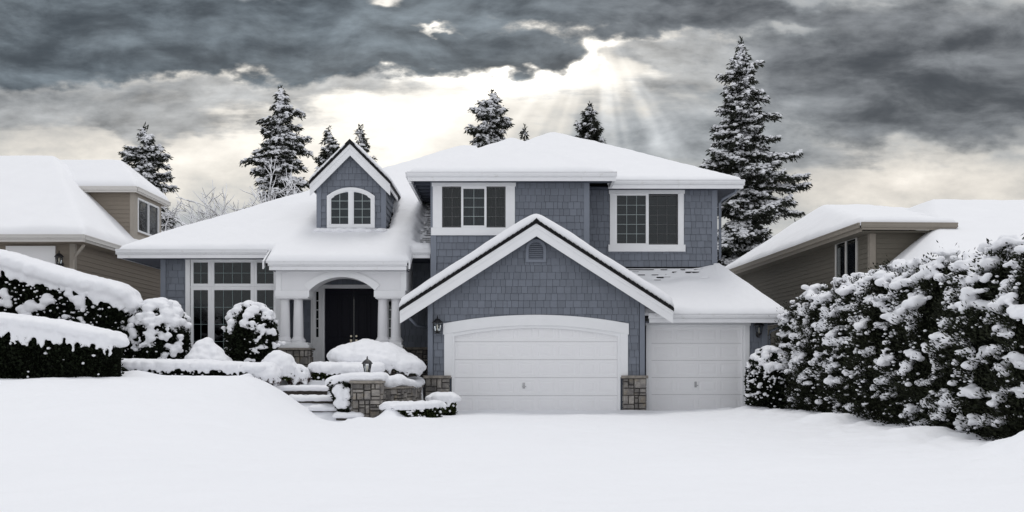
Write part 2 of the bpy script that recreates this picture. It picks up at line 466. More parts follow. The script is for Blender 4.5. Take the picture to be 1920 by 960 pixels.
# ----------------------------------------------------------------------------
# camera, light, sky
# ----------------------------------------------------------------------------
def setup_view():
    cam = bpy.data.cameras.new('camera'); o = bpy.data.objects.new('camera', cam); COL.objects.link(o)
    o.location = (0, -30, CZ); o.rotation_euler = (R(90), 0, 0)
    cam.sensor_width = 36; cam.lens = F * 36 / 1920; cam.shift_y = 210 / 1920
    cam.clip_start = .1; cam.clip_end = 3000
    SC.camera = o
    SC.view_settings.view_transform = 'Standard'; SC.view_settings.look = 'None'
    SC.view_settings.gamma = 1; SC.view_settings.exposure = .18; SC.view_settings.use_curve_mapping = False
    SC.cycles.max_bounces = 8; SC.cycles.diffuse_bounces = 4; SC.cycles.transparent_max_bounces = 12
    SC.cycles.use_denoising = True
    sd = Vector((.10, .24, .96)).normalized()
    L = bpy.data.lights.new('sun', 'SUN'); s = bpy.data.objects.new('sun', L); COL.objects.link(s)
    L.energy = .95; L.angle = R(22); L.color = (1, .985, .96)
    s.rotation_euler = sd.to_track_quat('Z', 'Y').to_euler(); s.location = (0, -40, 40)
    w = bpy.data.worlds.new('World'); SC.world = w; w.use_nodes = True
    w.node_tree.nodes.clear(); t = NT(w.node_tree); m = t.m
    out = t.node('ShaderNodeOutputWorld')
    tc = t.node('ShaderNodeTexCoord'); sp = t.node('ShaderNodeSeparateXYZ'); t.l.new(tc.outputs['Generated'], sp.inputs[0])
    dx, dy, dz = sp.outputs
    sy = m('MAXIMUM', dy, .12)
    u = m('MULTIPLY', m('DIVIDE', dx, sy), 1.935); v = m('MULTIPLY', m('DIVIDE', dz, sy), 1.935)   # tangents of azimuth and height
    def ux(px): return (px - 960) / 1000
    def vy(py): return (690 - py) / 1000
    # slow warp so cloud edges do not follow clean ovals
    vec = t.xyz(u, m('MULTIPLY', v, 2.0), 0)
    def warp(scale, amp, off):
        return m('MULTIPLY', m('SUBTRACT', t.noise(t.xyz(m('ADD', u, off), m('MULTIPLY', v, 1.9), off * .37), scale, 4, .55), .5), amp)
    wu = m('ADD', u, warp(3.2, .34, 3.1)); wv = m('ADD', v, warp(3.6, .16, 7.7))
    wv = m('ADD', wv, warp(11, .05, 1.3))
    def blob(px, py, rx, ry, a=1.0, warped=True):
        p = m('DIVIDE', m('SUBTRACT', wu if warped else u, ux(px)), rx / 1000); q = m('DIVIDE', m('SUBTRACT', wv if warped else v, vy(py)), ry / 1000)
        e = m('EXPONENT', m('MULTIPLY', m('ADD', m('MULTIPLY', p, p), m('MULTIPLY', q, q)), -1))
        return m('MULTIPLY', e, a)
    def add(*xs):
        r = xs[0]
        for x in xs[1:]: r = m('ADD', r, x)
        return r
    big = t.noise(t.xyz(u, m('MULTIPLY', v, 2.4), 2.0), 2.6, 7, .56)
    fine = t.noise(t.xyz(m('ADD', u, 5.0), m('MULTIPLY', v, 2.0), .4), 7.5, 8, .62)
    puff = t.noise(t.xyz(m('ADD', u, 1.0), m('MULTIPLY', v, 1.5), 4.4), 13, 7, .62)
    # luminous layer behind the clouds
    lum = add(.44, blob(720, 205, 320, 115, .50), blob(960, 150, 200, 50, .16), blob(560, 300, 420, 70, .14), blob(1120, 115, 150, 60, .24), blob(800, 40, 130, 50, .30), blob(1010, 150, 160, 30, .25),
              blob(1720, 345, 420, 75, .26), blob(200, 300, 420, 70, .14), blob(340, 335, 300, 80, .14), blob(600, 150, 200, 40, .18),
              blob(1190, 290, 260, 75, -.26), blob(1350, 190, 130, 130, -.08), blob(430, 370, 200, 60, -.02))
    lum = m('ADD', lum, m('MULTIPLY', m('SUBTRACT', big, .5), .40))
    lum = m('ADD', lum, m('MULTIPLY', m('SUBTRACT', fine, .5), .40))
    lum = m('ADD', lum, m('MULTIPLY', m('SUBTRACT', puff, .5), .22))
    # mid grey streaky layer
    mid = add(blob(120, 205, 420, 40, .95), blob(560, 172, 260, 24, .75), blob(60, 135, 260, 40, .6), blob(330, 245, 300, 28, .55), blob(1350, 150, 190, 110, .80), blob(1290, 75, 110, 24, .4), blob(1060, 175, 200, 26, .45), blob(1190, 275, 300, 65, .55),
              blob(1640, 285, 300, 30, .45), blob(1440, 260, 160, 60, .45), blob(640, 140, 160, 20, .5), blob(1230, 90, 90, 22, .45))
    streak = t.noise(t.xyz(m('MULTIPLY', u, .8), m('MULTIPLY', v, 5.5), 9.0), 4.2, 7, .6)
    midm = t.ramp(add(mid, m('MULTIPLY', m('SUBTRACT', streak, .5), 1.3), m('MULTIPLY', m('SUBTRACT', fine, .5), 1.3)), .28, .80)
    # dark cloud decks
    dk = add(blob(180, 50, 600, 80, 1.2), blob(470, 112, 300, 40, .95), blob(690, 80, 90, 36, .6), blob(770, 110, 60, 22, .35), blob(1120, 12, 470, 34, 1.2), blob(985, 98, 140, 30, 1.2), blob(860, 80, 70, 24, .55),
             blob(1800, 110, 370, 120, 1.1), blob(1560, 150, 170, 80, .5), blob(1680, 235, 190, 40, .42), blob(1900, 230, 160, 60, .5), blob(1330, 40, 160, 26, .4), blob(90, 150, 160, 26, .45),
             blob(735, 14, 60, 18, -.8), blob(868, 62, 42, 9, -.7), blob(905, 100, 26, 8, -.5), blob(1140, 100, 60, 30, -.45), blob(1490, 46, 60, 14, -.45))
    dnoise = add(dk, m('MULTIPLY', m('SUBTRACT', big, .5), .60), m('MULTIPLY', m('SUBTRACT', fine, .5), 1.15), m('MULTIPLY', m('SUBTRACT', puff, .5), .40))
    dm = t.ramp(dnoise, t.ramp(u, .30, .6, .31, .20), t.ramp(u, .30, .6, .74, .95))
    rim = m('MULTIPLY', t.ramp(dnoise, .12, .40), t.ramp(dnoise, .62, .40))
    rim = m('MULTIPLY', rim, add(.07, blob(760, 130, 420, 130, .45, False), blob(1130, 110, 200, 100, .40, False)))
    # relief: edges turned to the light are paler
    def rel(o): return t.noise(t.xyz(m('ADD', u, 2.0 - o * .5), m('MULTIPLY', m('ADD', v, o), 2.4), 6.1), 5.6, 6, .58, .3)
    relief = m('SUBTRACT', rel(0.0), rel(.028))
    dtone = add(.125, m('MULTIPLY', m('SUBTRACT', puff, .5), .05), m('MULTIPLY', m('SUBTRACT', streak, .5), .13), m('MULTIPLY', m('SUBTRACT', big, .5), .26), blob(640, 60, 260, 50, .05), blob(1400, 150, 170, 120, .07), blob(330, 75, 260, 45, -.045),
                m('MULTIPLY', relief, .50))
    dtone = m('SMOOTH_MAX', dtone, .05, .12)
    # faint shafts of light fanning out below the break in the clouds
    ang = m('ARCTAN2', m('SUBTRACT', u, ux(1125)), m('SUBTRACT', vy(20), v))
    shaft = t.ramp(t.noise(ang, 3.6, 2, .45, dim='1D'), .35, .80)
    shaft = m('MULTIPLY', shaft, add(blob(1150, 225, 300, 110, .36, False), blob(900, 250, 240, 90, .14, False)))
    lum = add(lum, rim, shaft, m('MULTIPLY', relief, .38))
    lum = m('MAXIMUM', lum, .08)
    cream = t.mix(t.ramp(lum, .25, .75), (.93, 1.0, 1.05, 1), (1.05, 1.0, .91, 1))
    warmh = add(blob(1700, 350, 420, 60, .8, False), blob(150, 250, 400, 90, .5, False))
    cream = t.mix(m('MULTIPLY', warmh, 1.0, clamp=True), cream, (1.06, .99, .89, 1))
    c = t.mix(1.0, cream, t.xyz(lum, lum, lum), 'MULTIPLY')
    midv = add(.29, m('MULTIPLY', m('SUBTRACT', fine, .5), .22), m('MULTIPLY', relief, .8), shaft)
    c = t.mix(m('MULTIPLY', midm, .80), c, t.mix(1.0, (.96, 1.0, 1.03, 1), t.xyz(midv, midv, midv), 'MULTIPLY'))
    c = t.mix(m('MULTIPLY', dm, .96), c, t.mix(1.0, t.mix(t.ramp(u, -.2, .5), (.84, 1.0, 1.12, 1), (.95, 1.0, 1.05, 1)), t.xyz(dtone, dtone, dtone), 'MULTIPLY'))
    # the overcast overhead and behind the viewer
    front = m('MULTIPLY', t.ramp(dy, .16, .42), t.ramp(v, 1.5, .85))
    back = t.mix(t.ramp(dz, 0, .9), (.86, .87, .89, 1), (.50, .51, .54, 1))
    c = t.mix(front, back, c)
    sky = t.node('ShaderNodeTexSky', sky_type='NISHITA'); sky.sun_disc = False
    sky.sun_elevation = math.asin(sd.z); sky.sun_rotation = math.atan2(sd.x, sd.y)
    bg1 = t.node('ShaderNodeBackground'); t.l.new(sky.outputs[0], bg1.inputs[0]); bg1.inputs[1].default_value = .08
    bg2 = t.node('ShaderNodeBackground'); t.l.new(c, bg2.inputs[0]); bg2.inputs[1].default_value = 1.0
    mx = t.node('ShaderNodeMixShader'); mx.inputs[0].default_value = .95
    t.l.new(bg1.outputs[0], mx.inputs[1]); t.l.new(bg2.outputs[0], mx.inputs[2]); t.l.new(mx.outputs[0], out.inputs[0])
setup_view()

# ----------------------------------------------------------------------------
# ground: one sheet of snow, drive flat, lawn banked up to the left
# ----------------------------------------------------------------------------
WC = (-3.7, -.2, 1.05, 2.9)      # curved planter wall: centre and radii
def ground_z(x, y):
    x = np.asarray(x, float); y = np.asarray(y, float)
    bd = np.clip(-4.6 - y, 0, 16)
    prof = sstep(-22.5, -4.0, y) * .55 + .45 * np.clip((y + 21) / 16.5, 0, 1)
    tb = np.clip((-x - (4.35 - .28 * bd)) / (2.15 + .38 * bd), 0, 1)
    z = 1.06 * prof * tb * tb * (3 - 2 * tb)
    # stairs hollow
    ramp = .95 * np.clip((y + 4.35) / 2.0, 0, 1) - .20
    st = sstep(-4.55, -4.25, y) * sstep(6.75, 6.25, -x)
    z = z * (1 - st) + np.where(x < -4.2, ramp, 0) * st
    inside = (((x - WC[0]) / (WC[2] - .17)) ** 2 + ((y - WC[1]) / (WC[3] - .17)) ** 2 < 1) & (x > -4.2) | ((x < -3.7) & (x > -4.9) & (y > -2.7))
    z = np.where(inside & (y > -3.0), .82, z)
    z = np.where((y > -.2) & (x < -2.6), 1.0, z)
    z = np.where((y > -2.3) & (x < -4.6), np.maximum(z, .93 + .1 * sstep(6.2, 6.8, -x)), z)
    return z
def make_ground():
    def axis(a, b, step, far):
        core = np.arange(a, b + step / 2, step)
        out = []; d = step; p = 0
        while p < far: d *= 1.35; p += d; out.append(p)
        out = np.array(out)
        return np.concatenate([(a - out)[::-1], core, b + out])
    xs = axis(-15, 12, .075, 900); ys = axis(-23, 3, .075, 900)
    GX, GY = np.meshgrid(xs, ys, indexing='ij')
    x = GX.ravel(); y = GY.ravel()
    z = ground_z(x, y)
    p = np.column_stack([x, y, np.zeros_like(x)])
    near = sstep(60, 25, np.hypot(x, y + 10))
    fade = near * np.where(y > -.3, 0, 1) 
    soft = .055 * fbm(p * .35, 3) + .028 * fbm(p * 1.9 + 3, 3)
    lawn = sstep(4.2, 6.5, -x)
    z = z + soft * fade * (1 + .5 * lawn)
    z = z + .022 * fbm(p * np.array([.8, 2.6, 1]) + 11, 3) * fade * sstep(-7, -14, x + y * .0 - 4)
    # ploughed, lumpy snow along the foot of the cedar row
    hb = sstep(4.6, 7.2, x) * sstep(12, 9, x) * sstep(-24, -20, y) * sstep(.2, -.4, y)
    z = z + hb * (.10 + .15 * np.abs(fbm(p * 1.15 + 2, 3)) + .05 * fbm(p * 3.6, 2))
    for (gx, gy, r, h) in ((7.35, -15.7, .55, .36), (6.95, -7.6, .6, .2), (6.9, -.9, .35, .10), (7.2, -12.3, .6, .15), (-3.0, -4.35, .26, .30), (-3.62, -5.0, .4, .07), (-2.3, -5.0, .5, .06), (-4.45, -4.75, .42, -.10), (-9.6, -3.6, .5, .12), (-6.6, -3.6, .35, .12)):
        z = z + h * np.exp(-((x - gx) ** 2 + (y - gy) ** 2) / r ** 2)
    # drift against the garage
    z = z + .05 * np.exp(-((y + .15) / .35) ** 2) * sstep(-2.2, -1.6, x) * sstep(8, 7, x) * (1 + .8 * perlin(p * 1.1 + 4)) * (y < .2)
    n = len(ys)
    i, j = np.meshgrid(np.arange(len(xs) - 1), np.arange(n - 1), indexing='ij')
    q = (i * n + j).ravel()
    f = np.column_stack([q, q + n, q + n + 1, q + 1])
    o = link('ground', mesh_np('ground', np.column_stack([x, y, z]), f), M['ground_snow'], None, True)
    tag(o, 'smooth white snow covering the driveway and sloping lawn', 'ground', kind='structure')
make_ground()

# ----------------------------------------------------------------------------
# the blue house
# ----------------------------------------------------------------------------
rh = random.Random(11)
HOUSE = thing('house', 'blue-grey shingled two-storey house with white garage doors and thick snow on its roofs', 'house', (0, 2, 0))

def arc_pts(x0, x1, zs, zc, n=24):
    """shallow arch from (x0,zs) up to zc in the middle and back"""
    c, w = (x0 + x1) / 2, (x1 - x0) / 2
    h = zc - zs; r = (w * w + h * h) / (2 * h)
    return [(x0 + (x1 - x0) * i / n, zc - r + math.sqrt(max(r * r - (x0 + (x1 - x0) * i / n - c) ** 2, 0))) for i in range(n + 1)]

def lite(parent, x0, x1, z0, z1, y, cols, rows, fw=.05, fm='white', mm='muntin', mw=.014, depth=.05, blind=None, name='sash'):
    """one sash of a window: frame, glazing bars, pane (children of the window)"""
    b = MB()
    b.box(x0, x0 + fw, y, y + depth, z0, z1).box(x1 - fw, x1, y, y + depth, z0, z1)
    b.box(x0 + fw, x1 - fw, y, y + depth, z0, z0 + fw).box(x0 + fw, x1 - fw, y, y + depth, z1 - fw, z1)
    b.build(name, M[fm], parent, bevel=.006)
    a0, a1, c0, c1 = x0 + fw, x1 - fw, z0 + fw, z1 - fw
    g = MB()
    for i in range(1, cols):
        xx = a0 + (a1 - a0) * i / cols; g.box(xx - mw / 2, xx + mw / 2, y + depth * .5, y + depth * .5 + .012, c0, c1)
    for j in range(1, rows):
        zz = c0 + (c1 - c0) * j / rows; g.box(a0, a1, y + depth * .5 + .002, y + depth * .5 + .010, zz - mw / 2, zz + mw / 2)
    if g.v: g.build('glazing_bars', M[mm], parent)
    MB().box(a0, a1, y + depth * .5 + .014, y + depth * .5 + .02, c0, c1).build('pane', M['glass'], parent)
    if blind == 'slats':
        s = MB(); zz = c1 - .01; yy = y + depth + .06
        while zz > c0:
            s.add([(a0, yy, zz), (a1, yy, zz), (a1, yy + .022, zz - .036), (a0, yy + .022, zz - .036)], [(0, 1, 2, 3)]); zz -= .046
        s.build('blind', M['blind'], parent, fix=False)
    elif blind:
        s = MB(); n = 24
        pts = [(a0 - .02 + (a1 - a0 + .04) * i / n, y + depth + .07 + .018 * math.sin(i * 1.9)) for i in range(n + 1)]
        for i in range(n):
            s.add([(pts[i][0], pts[i][1], c0 - .03), (pts[i + 1][0], pts[i + 1][1], c0 - .03), (pts[i + 1][0], pts[i + 1][1], c1 + .03), (pts[i][0], pts[i][1], c1 + .03)], [(0, 1, 2, 3)])
        s.build('curtain', M[blind], parent, True, fix=False)
def dark_room(parent, x0, x1, z0, z1, y, d=.7):
    b = MB(); v = [(x0, y, z0), (x1, y, z0), (x1, y, z1), (x0, y, z1), (x0, y + d, z0), (x1, y + d, z0), (x1, y + d, z1), (x0, y + d, z1)]
    b.add(v, [(4, 5, 6, 7), (0, 1, 5, 4), (1, 2, 6, 5), (2, 3, 7, 6), (3, 0, 4, 7)])
    b.build('interior', M['dark_room'], parent, fix=False)

# --- measured frame ------------------------------------------------------------
GC, GP = .70, .64                 # garage gable: middle, pitch
GPK = 5.50                        # top of its roofing at the ridge
def gable_top(x): return GPK - GP * abs(x - GC)
gx0, gx1 = -2.43, 3.84
bx0, bx1, by = -2.43, 2.31, 1.2   # upper bay
rx1, ry = 6.43, 2.5               # upper right wall

# roof planes (upper faces of the roofing)
def hipz(x, y, x0, x1, y0, y1, ze, mx0, mx1, my0, my1, k=.12):
    a = smin(ze + mx0 * (x - x0), ze + mx1 * (x1 - x), k); b = smin(ze + my0 * (y - y0), ze + my1 * (y1 - y), k)
    return smin(a, b, k)
def z_upper(x, y):
    B = hipz(x, y, -3.09, 7.16, 2.0, 13.2, 7.03, .60, .486, .486, .486)
    A = hipz(x, y, -3.09, 3.09, .7, 30, 7.03, .54, .54, .54, 9)
    A = np.where(y > 7, -5, A)
    return smax(A, B, .10)
def in_upper(x, y): return ((np.abs(x) < 3.09) & (y > .7) & (y < 6)) | ((x > -3.09) & (x < 7.16) & (y > 2.0) & (y < 13.2))
MP = .525
def z_main(x, y): return hipz(x, y, -12.0, 1.2, 1.4, 21.2, 4.80, MP, 2.0, MP, MP)
def z_single(x, y): return smin(2.80 + .69 * (y - .1), 2.80 + 1.03 * (8.09 - x), .06)

# --- walls ----------------------------------------------------------------------
gp = [(-GP, 1, GPK + GP * -GC - .30), (GP, 1, GPK + GP * GC - .30)]   # below both gable slopes
gp = [(-GP, 1, GPK - GP * GC - .30), (GP, 1, GPK + GP * GC - .30)]
w = MB()
door_hole = (-1.75, 3.15, -.3, 2.52)
wall_holes(w, gx0, gx1, -.3, 2.9, 0, .18, [door_hole])
w.prism_y([(gx0, 2.9), (gx1, 2.9), (gx1, gable_top(gx1) - .28), (GC, GPK - .28), (gx0, gable_top(gx0) - .28)], .0, .18)
w.box(gx0, gx0 + .15, .18, 3, -.3, 3.2); w.box(gx1 - .15, gx1, .18, 2.5, -.3, 3.2)
gw = w.build('garage_wall', M['wall_back'], HOUSE)
s = MB()
trim_holes = [(-1.80, 3.2, -1, 2.55), (X(985.5, 0) + .04, X(1024, 0) - .04, Z(492, 0) + .03, Z(458, 0))]
courses(s, gx0 + .15, gx1 - .15, .98, GPK, 0, rh, planes=gp, holes=trim_holes)
s.build('shingle_cladding', M['shingle'], gw)
for a in (gx0 - .015, gx1 - .13): MB().box(a, a + .145, -.045, .10, 1.0, 3.2).build('corner_board', M['blue_trim'], gw)

ub = MB()
bw = dict(x0=Z and X(829, by), x1=X(948, by), z0=Z(427, by), z1=Z(350, by))
rw = dict(x0=X(1154, ry), x1=X(1271, ry), z0=Z(459, ry), z1=Z(364, ry))
wall_holes(ub, bx0, bx1, 2.2, 7.0, by, by + .18, [(bw['x0'], bw['x1'], bw['z0'], bw['z1'])])
wall_holes(ub, bx1, rx1, 3.2, 7.0, ry, ry + .18, [(rw['x0'], rw['x1'], rw['z0'], rw['z1'])])
ub.box(bx0, bx0 + .18, by + .18, 9, .9, 7.0); ub.box(bx1 - .18, bx1 - .004, by + .18, ry + .1, 3, 6.99)
ub.box(rx1 - .18, rx1, ry + .18, 12, .5, 7.0); ub.box(bx0, rx1, 11.9, 12.1, 0, 7.0)
uw = ub.build('upper_wall', M['wall_back'], HOUSE)
s = MB()
courses(s, bx0 + .15, bx1 - .13, 2.6, 6.98, by, rh, holes=[(bw['x0'] - .08, bw['x1'] + .08, bw['z0'] - .1, bw['z1'] + .1)])
s.build('shingle_cladding', M['shingle'], uw); s = MB()
courses(s, bx1 + .02, rx1 - .14, 4.25, 6.98, ry, rh, holes=[(rw['x0'] - .08, rw['x1'] + .08, rw['z0'] - .1, rw['z1'] + .1)])
side = courses(MB(), 2.7, 9.0, 5.0, 6.98, 0, rh)           # side faces, turned into place
side.mapped(lambda x, y, z: (rx1 - y, x, z)); side.build('shingle_cladding', M['shingle'], uw)
side = courses(MB(), by, 8.9, 4.6, 6.98, 0, rh)
side.mapped(lambda x, y, z: (bx0 + y, x, z)); side.build('shingle_cladding', M['shingle'], uw)
s.build('shingle_cladding', M['shingle'], uw)
for q in ((bx0 - .03, bx0 + .145, by - .04, by + .11, 2.4, 7.0), (bx1 - .14, bx1 + .03, by - .04, by + .11, 3.4, 7.0), (rx1 - .145, rx1 + .03, ry - .04, ry + .11, 4.2, 7.0)):
    MB().box(*q).build('corner_board', M['blue_trim'], uw)

# --- upper windows ----------------------------------------------------------------
def trim_window(d, y, head, sides, sill, name='window', label=None):
    b = MB()
    x0, x1, z0, z1 = d['x0'], d['x1'], d['z0'], d['z1']
    b.box(x0 - sides, x0, y - .05, y + .03, z0, z1); b.box(x1, x1 + sides, y - .05, y + .03, z0, z1)
    b.box(x0 - sides - .03, x1 + sides + .03, y - .075, y + .03, z1, z1 + head)
    b.box(x0 - sides - .05, x1 + sides + .05, y - .07, y + .03, z0 - sill, z0)
    return b.build(name, M['white'], HOUSE, bevel=.006, label=label)
wn = trim_window(bw, by, .19, .28, .235, label='three-part upper window with a white middle sash')
xa, xb = bw['x0'], bw['x1']; c0, c1 = X(866, by), X(911, by)
lite(wn, xa, c0, bw['z0'] + .02, bw['z1'] - .0, by + .02, 2, 4, .035, 'screen_frame', 'screen_frame', blind='curtain')
lite(wn, c1, xb, bw['z0'] + .02, bw['z1'] - .0, by + .02, 2, 4, .035, 'screen_frame', 'screen_frame', blind='curtain')
lite(wn, c0 - .02, c1 + .02, bw['z0'], bw['z1'], by - .03, 2, 4, .065, 'white', 'muntin', blind='curtain_grey')
dark_room(wn, xa, xb, bw['z0'], bw['z1'], by + .17)
wn = trim_window(rw, ry, .16, .18, .22, label='two-part upper window with slatted blinds')
mid = X(1213.5, ry)
lite(wn, rw['x0'], mid + .02, rw['z0'], rw['z1'], ry - .02, 3, 5, .045, 'white', 'muntin', blind='slats')
lite(wn, mid + .0, rw['x1'], rw['z0'] + .02, rw['z1'] - .02, ry + .035, 3, 5, .035, 'screen_frame', 'screen_frame', blind='slats')
MB().box(mid - .045, mid + .045, ry - .03, ry + .03, rw['z0'], rw['z1']).build('mullion', M['white'], wn)
dark_room(wn, rw['x0'], rw['x1'], rw['z0'], rw['z1'], ry + .17)

# --- gable vent ----------------------------------------------------------------------
vy = -.03
vx0, vx1, vz0 = X(985.5, 0), X(1024, 0), Z(492, 0)
def vent_line(inset, n=16):
    a, b, c = vx0 + inset, vx1 - inset, vz0 + inset
    r = (b - a) / 2; zc = Z(449, 0) - inset - r
    return [(a, c)] + [((a + b) / 2 - r * math.cos(math.pi * i / n), zc + r * math.sin(math.pi * i / n)) for i in range(n + 1)] + [(b, c), (a, c)]
v = MB(); v.ring_y(vent_line(0), vent_line(.085), vy - .05, vy + .04)
vent = v.build('gable_vent', M['blue_trim'], HOUSE)
v = MB(); zz = vz0 + .11
while zz < Z(449, 0) - .10:
    r = (vx1 - vx0) / 2 - .085; zc = Z(449, 0) - .085 - r
    hw = r if zz < zc else math.sqrt(max(r * r - (zz - zc) ** 2, .001))
    cx = (vx0 + vx1) / 2
    v.add([(cx - hw, vy - .035, zz), (cx + hw, vy - .035, zz), (cx + hw, vy + .01, zz + .045), (cx - hw, vy + .01, zz + .045), (cx - hw, vy - .030, zz - .012), (cx + hw, vy - .030, zz - .012)], [(0, 1, 2, 3), (4, 5, 1, 0)])
    zz += .058
v.build('louvre', M['blue_trim'], vent, fix=False)
MB().prism_y(vent_line(.06)[:-1], vy + .015, vy + .035).build('vent_backing', M['dark_room'], vent)

# --- garage doors ----------------------------------------------------------------------
def garage_door(x0, x1, z0, z1, y, cols, rows, label, handle, hz):
    b = MB(); rh_ = (z1 - z0) / rows
    for j in range(rows):
        a, c = z0 + rh_ * j + .0025, z0 + rh_ * (j + 1) - .0025
        b.box(x0, x1, y, y + .04, a, c)
    d = b.build('garage_door', M['door_white'], HOUSE, bevel=.004, label=label)
    p = MB(); cw = (x1 - x0 - .10) / cols
    for j in range(rows):
        for i in range(cols):
            a0, a1 = x0 + .05 + cw * i + .055, x0 + .05 + cw * (i + 1) - .055; b0, b1 = z0 + rh_ * j + .085, z0 + rh_ * (j + 1) - .085
            # sunk moulding with a raised field
            for (e, f, yo, yi) in ((0, .022, .0005, .008), (.022, .04, .008, .008), (.04, .085, .008, .001)):
                o = [(a0 + e, b0 + e), (a1 - e, b0 + e), (a1 - e, b1 - e), (a0 + e, b1 - e)]; q = [(a0 + f, b0 + f), (a1 - f, b0 + f), (a1 - f, b1 - f), (a0 + f, b1 - f)]
                V = [(k[0], y - .021 + yo, k[1]) for k in o] + [(k[0], y - .021 + yi, k[1]) for k in q]
                p.add(V, [(k, (k + 1) % 4, 4 + (k + 1) % 4, 4 + k) for k in range(4)])
            p.add([(a0 + .085, y - .019, b0 + .085), (a1 - .085, y - .019, b0 + .085), (a1 - .085, y - .019, b1 - .085), (a0 + .085, y - .019, b1 - .085)], [(0, 1, 2, 3)])
        # stiles and rails proud of the panels' moulding
        za, zb = z0 + rh_ * j + .004, z0 + rh_ * (j + 1) - .004
        p.box(x0, x1, y - .0205, y - .0005, za, z0 + rh_ * j + .085); p.box(x0, x1, y - .0205, y - .0005, z0 + rh_ * (j + 1) - .085, zb)
        for i in range(cols + 1):
            xc = x0 + .05 + cw * i
            p.box(max(xc - .055, x0), min(xc + .055, x1), y - .0202, y - .0005, z0 + rh_ * j + .085, z0 + rh_ * (j + 1) - .085)
    p.build('panel', M['door_white'], d)
    MB().box(x0 + .02, x1 - .02, y + .005, y + .03, z0 - .03, z1 - .05).build('section_gap', M['screen_frame'], d)
    h = MB(); h.box(handle - .035, handle + .035, y - .032, y - .02, hz - .085, hz + .085); h.tube([(handle + .005, y - .03, hz - .02), (handle + .005, y - .07, hz - .02)], .016, 8)
    h.box(handle - .045, handle + .07, y - .085, y - .065, hz - .04, hz - .012)
    h.build('handle', M['steel'], d, bevel=.004)
    return d
yd = .12
garage_door(X(848.5, yd), X(1162, yd), -.06, 2.56, yd, 8, 5, 'wide white panelled garage door under a shallow arch', X(982, yd), Z(723, yd))
j = MB()
a0, a1 = -1.75, 3.15
j.box(a0 - .0, a0 + .075, -.018, .14, -.1, 2.5); j.box(a1 - .075, a1, -.018, .14, -.1, 2.5)
low = arc_pts(a0 + .0, a1 - .0, 2.23, 2.47); 
j.ring_y(arc_pts(a0 + .075, a1 - .075, 2.19, 2.43), arc_pts(a0 + .075, a1 - .075, 2.60, 2.66), -.012, .14)
gt = MB()
gt.ring_y([(x, z) for x, z in arc_pts(-2.0, 3.39, 2.24, 2.505)], arc_pts(-2.0, 3.39, 2.56, 2.815), -.07, .0)
gt.box(-1.97, -1.74, -.052, .0, 1.0, 2.32); gt.box(3.14, 3.365, -.052, .0, 1.0, 2.32)
g1 = gt.build('garage_door_trim', M['white'], HOUSE, bevel=.008)
j.build('jamb', M['white'], g1)
sy = .6
sw = MB()
sh = (X(1219, sy) - .02, X(1395, sy) + .02, -.3, Z(610, sy))
wall_holes(sw, 3.80, 7.54, -.3, 3.1, sy, sy + .18, [sh])
sw.box(7.36, 7.54, sy + .18, 9, -.3, 3.2)
swo = sw.build('side_garage_wall', M['wall_back'], HOUSE)
s = MB(); courses(s, X(1405, sy), 7.54 - .13, .0, 3.0, sy, rh); s.build('shingle_cladding', M['shingle'], swo)
MB().box(7.54 - .14, 7.57, sy - .04, sy + .1, -.1, 3.1).build('corner_board', M['blue_trim'], swo)
garage_door(sh[0] + .055, sh[1] - .055, -.03, sh[3] - .02, sy + .10, 4, 5, 'narrow white panelled single garage door', X(1305, sy), Z(721, sy))
st = MB()
st.box(X(1210, sy), X(1407, sy), sy - .06, sy, Z(610.5, sy), Z(597, sy))
st.box(X(1211, sy), sh[0] + .005, sy - .05, sy, -.1, Z(610.5, sy)); st.box(sh[1] - .005, X(1405, sy), sy - .05, sy, -.1, Z(610.5, sy))
g2 = st.build('garage_door_trim', M['white'], HOUSE, bevel=.008)
MB().box(sh[0], sh[0] + .06, sy - .02, sy + .14, -.1, sh[3]).box(sh[1] - .06, sh[1], sy - .02, sy + .14, -.1, sh[3]).box(sh[0] + .06, sh[1] - .06, sy - .02, sy + .14, sh[3] - .05, sh[3]).build('jamb', M['white'], g2)
MB().box(sh[0] + .06, sh[1] - .06, sy + .08, sy + .16, -.1, .0).build('threshold', M['step_stone'], g2)

# --- stone bases at the garage corners ------------------------------------------------
def stone_base(x0, x1, z0, z1, y, depth=.35):
    b = MB().box(x0, x1, y, y + depth, z0, z1); o = b.build('stone_base', M['mortar'], HOUSE)
    s = MB(); stones(s, x0, x1, z0, z1, lambda u, z, d: (u, y - d, z), rh)
    stones(s, 0, depth, z0, z1, lambda u, z, d: (x1 + d * .3, y + u, z), rh)
    stones(s, 0, depth, z0, z1, lambda u, z, d: (x0 - d * .3, y + u, z), rh)
    s.build('stone_facing', M['stone'], o)
    MB().box(x0 - .06, x1 + .05, y - .10, y + depth, z1, z1 + .085).build('cap', M['cap_stone'], o, bevel=.012)
stone_base(X(798, 0) , X(842.5, 0), -.2, Z(709.5, 0), -.06)
stone_base(X(1168, 0), X(1211, 0), -.2, Z(709.5, 0), -.06)

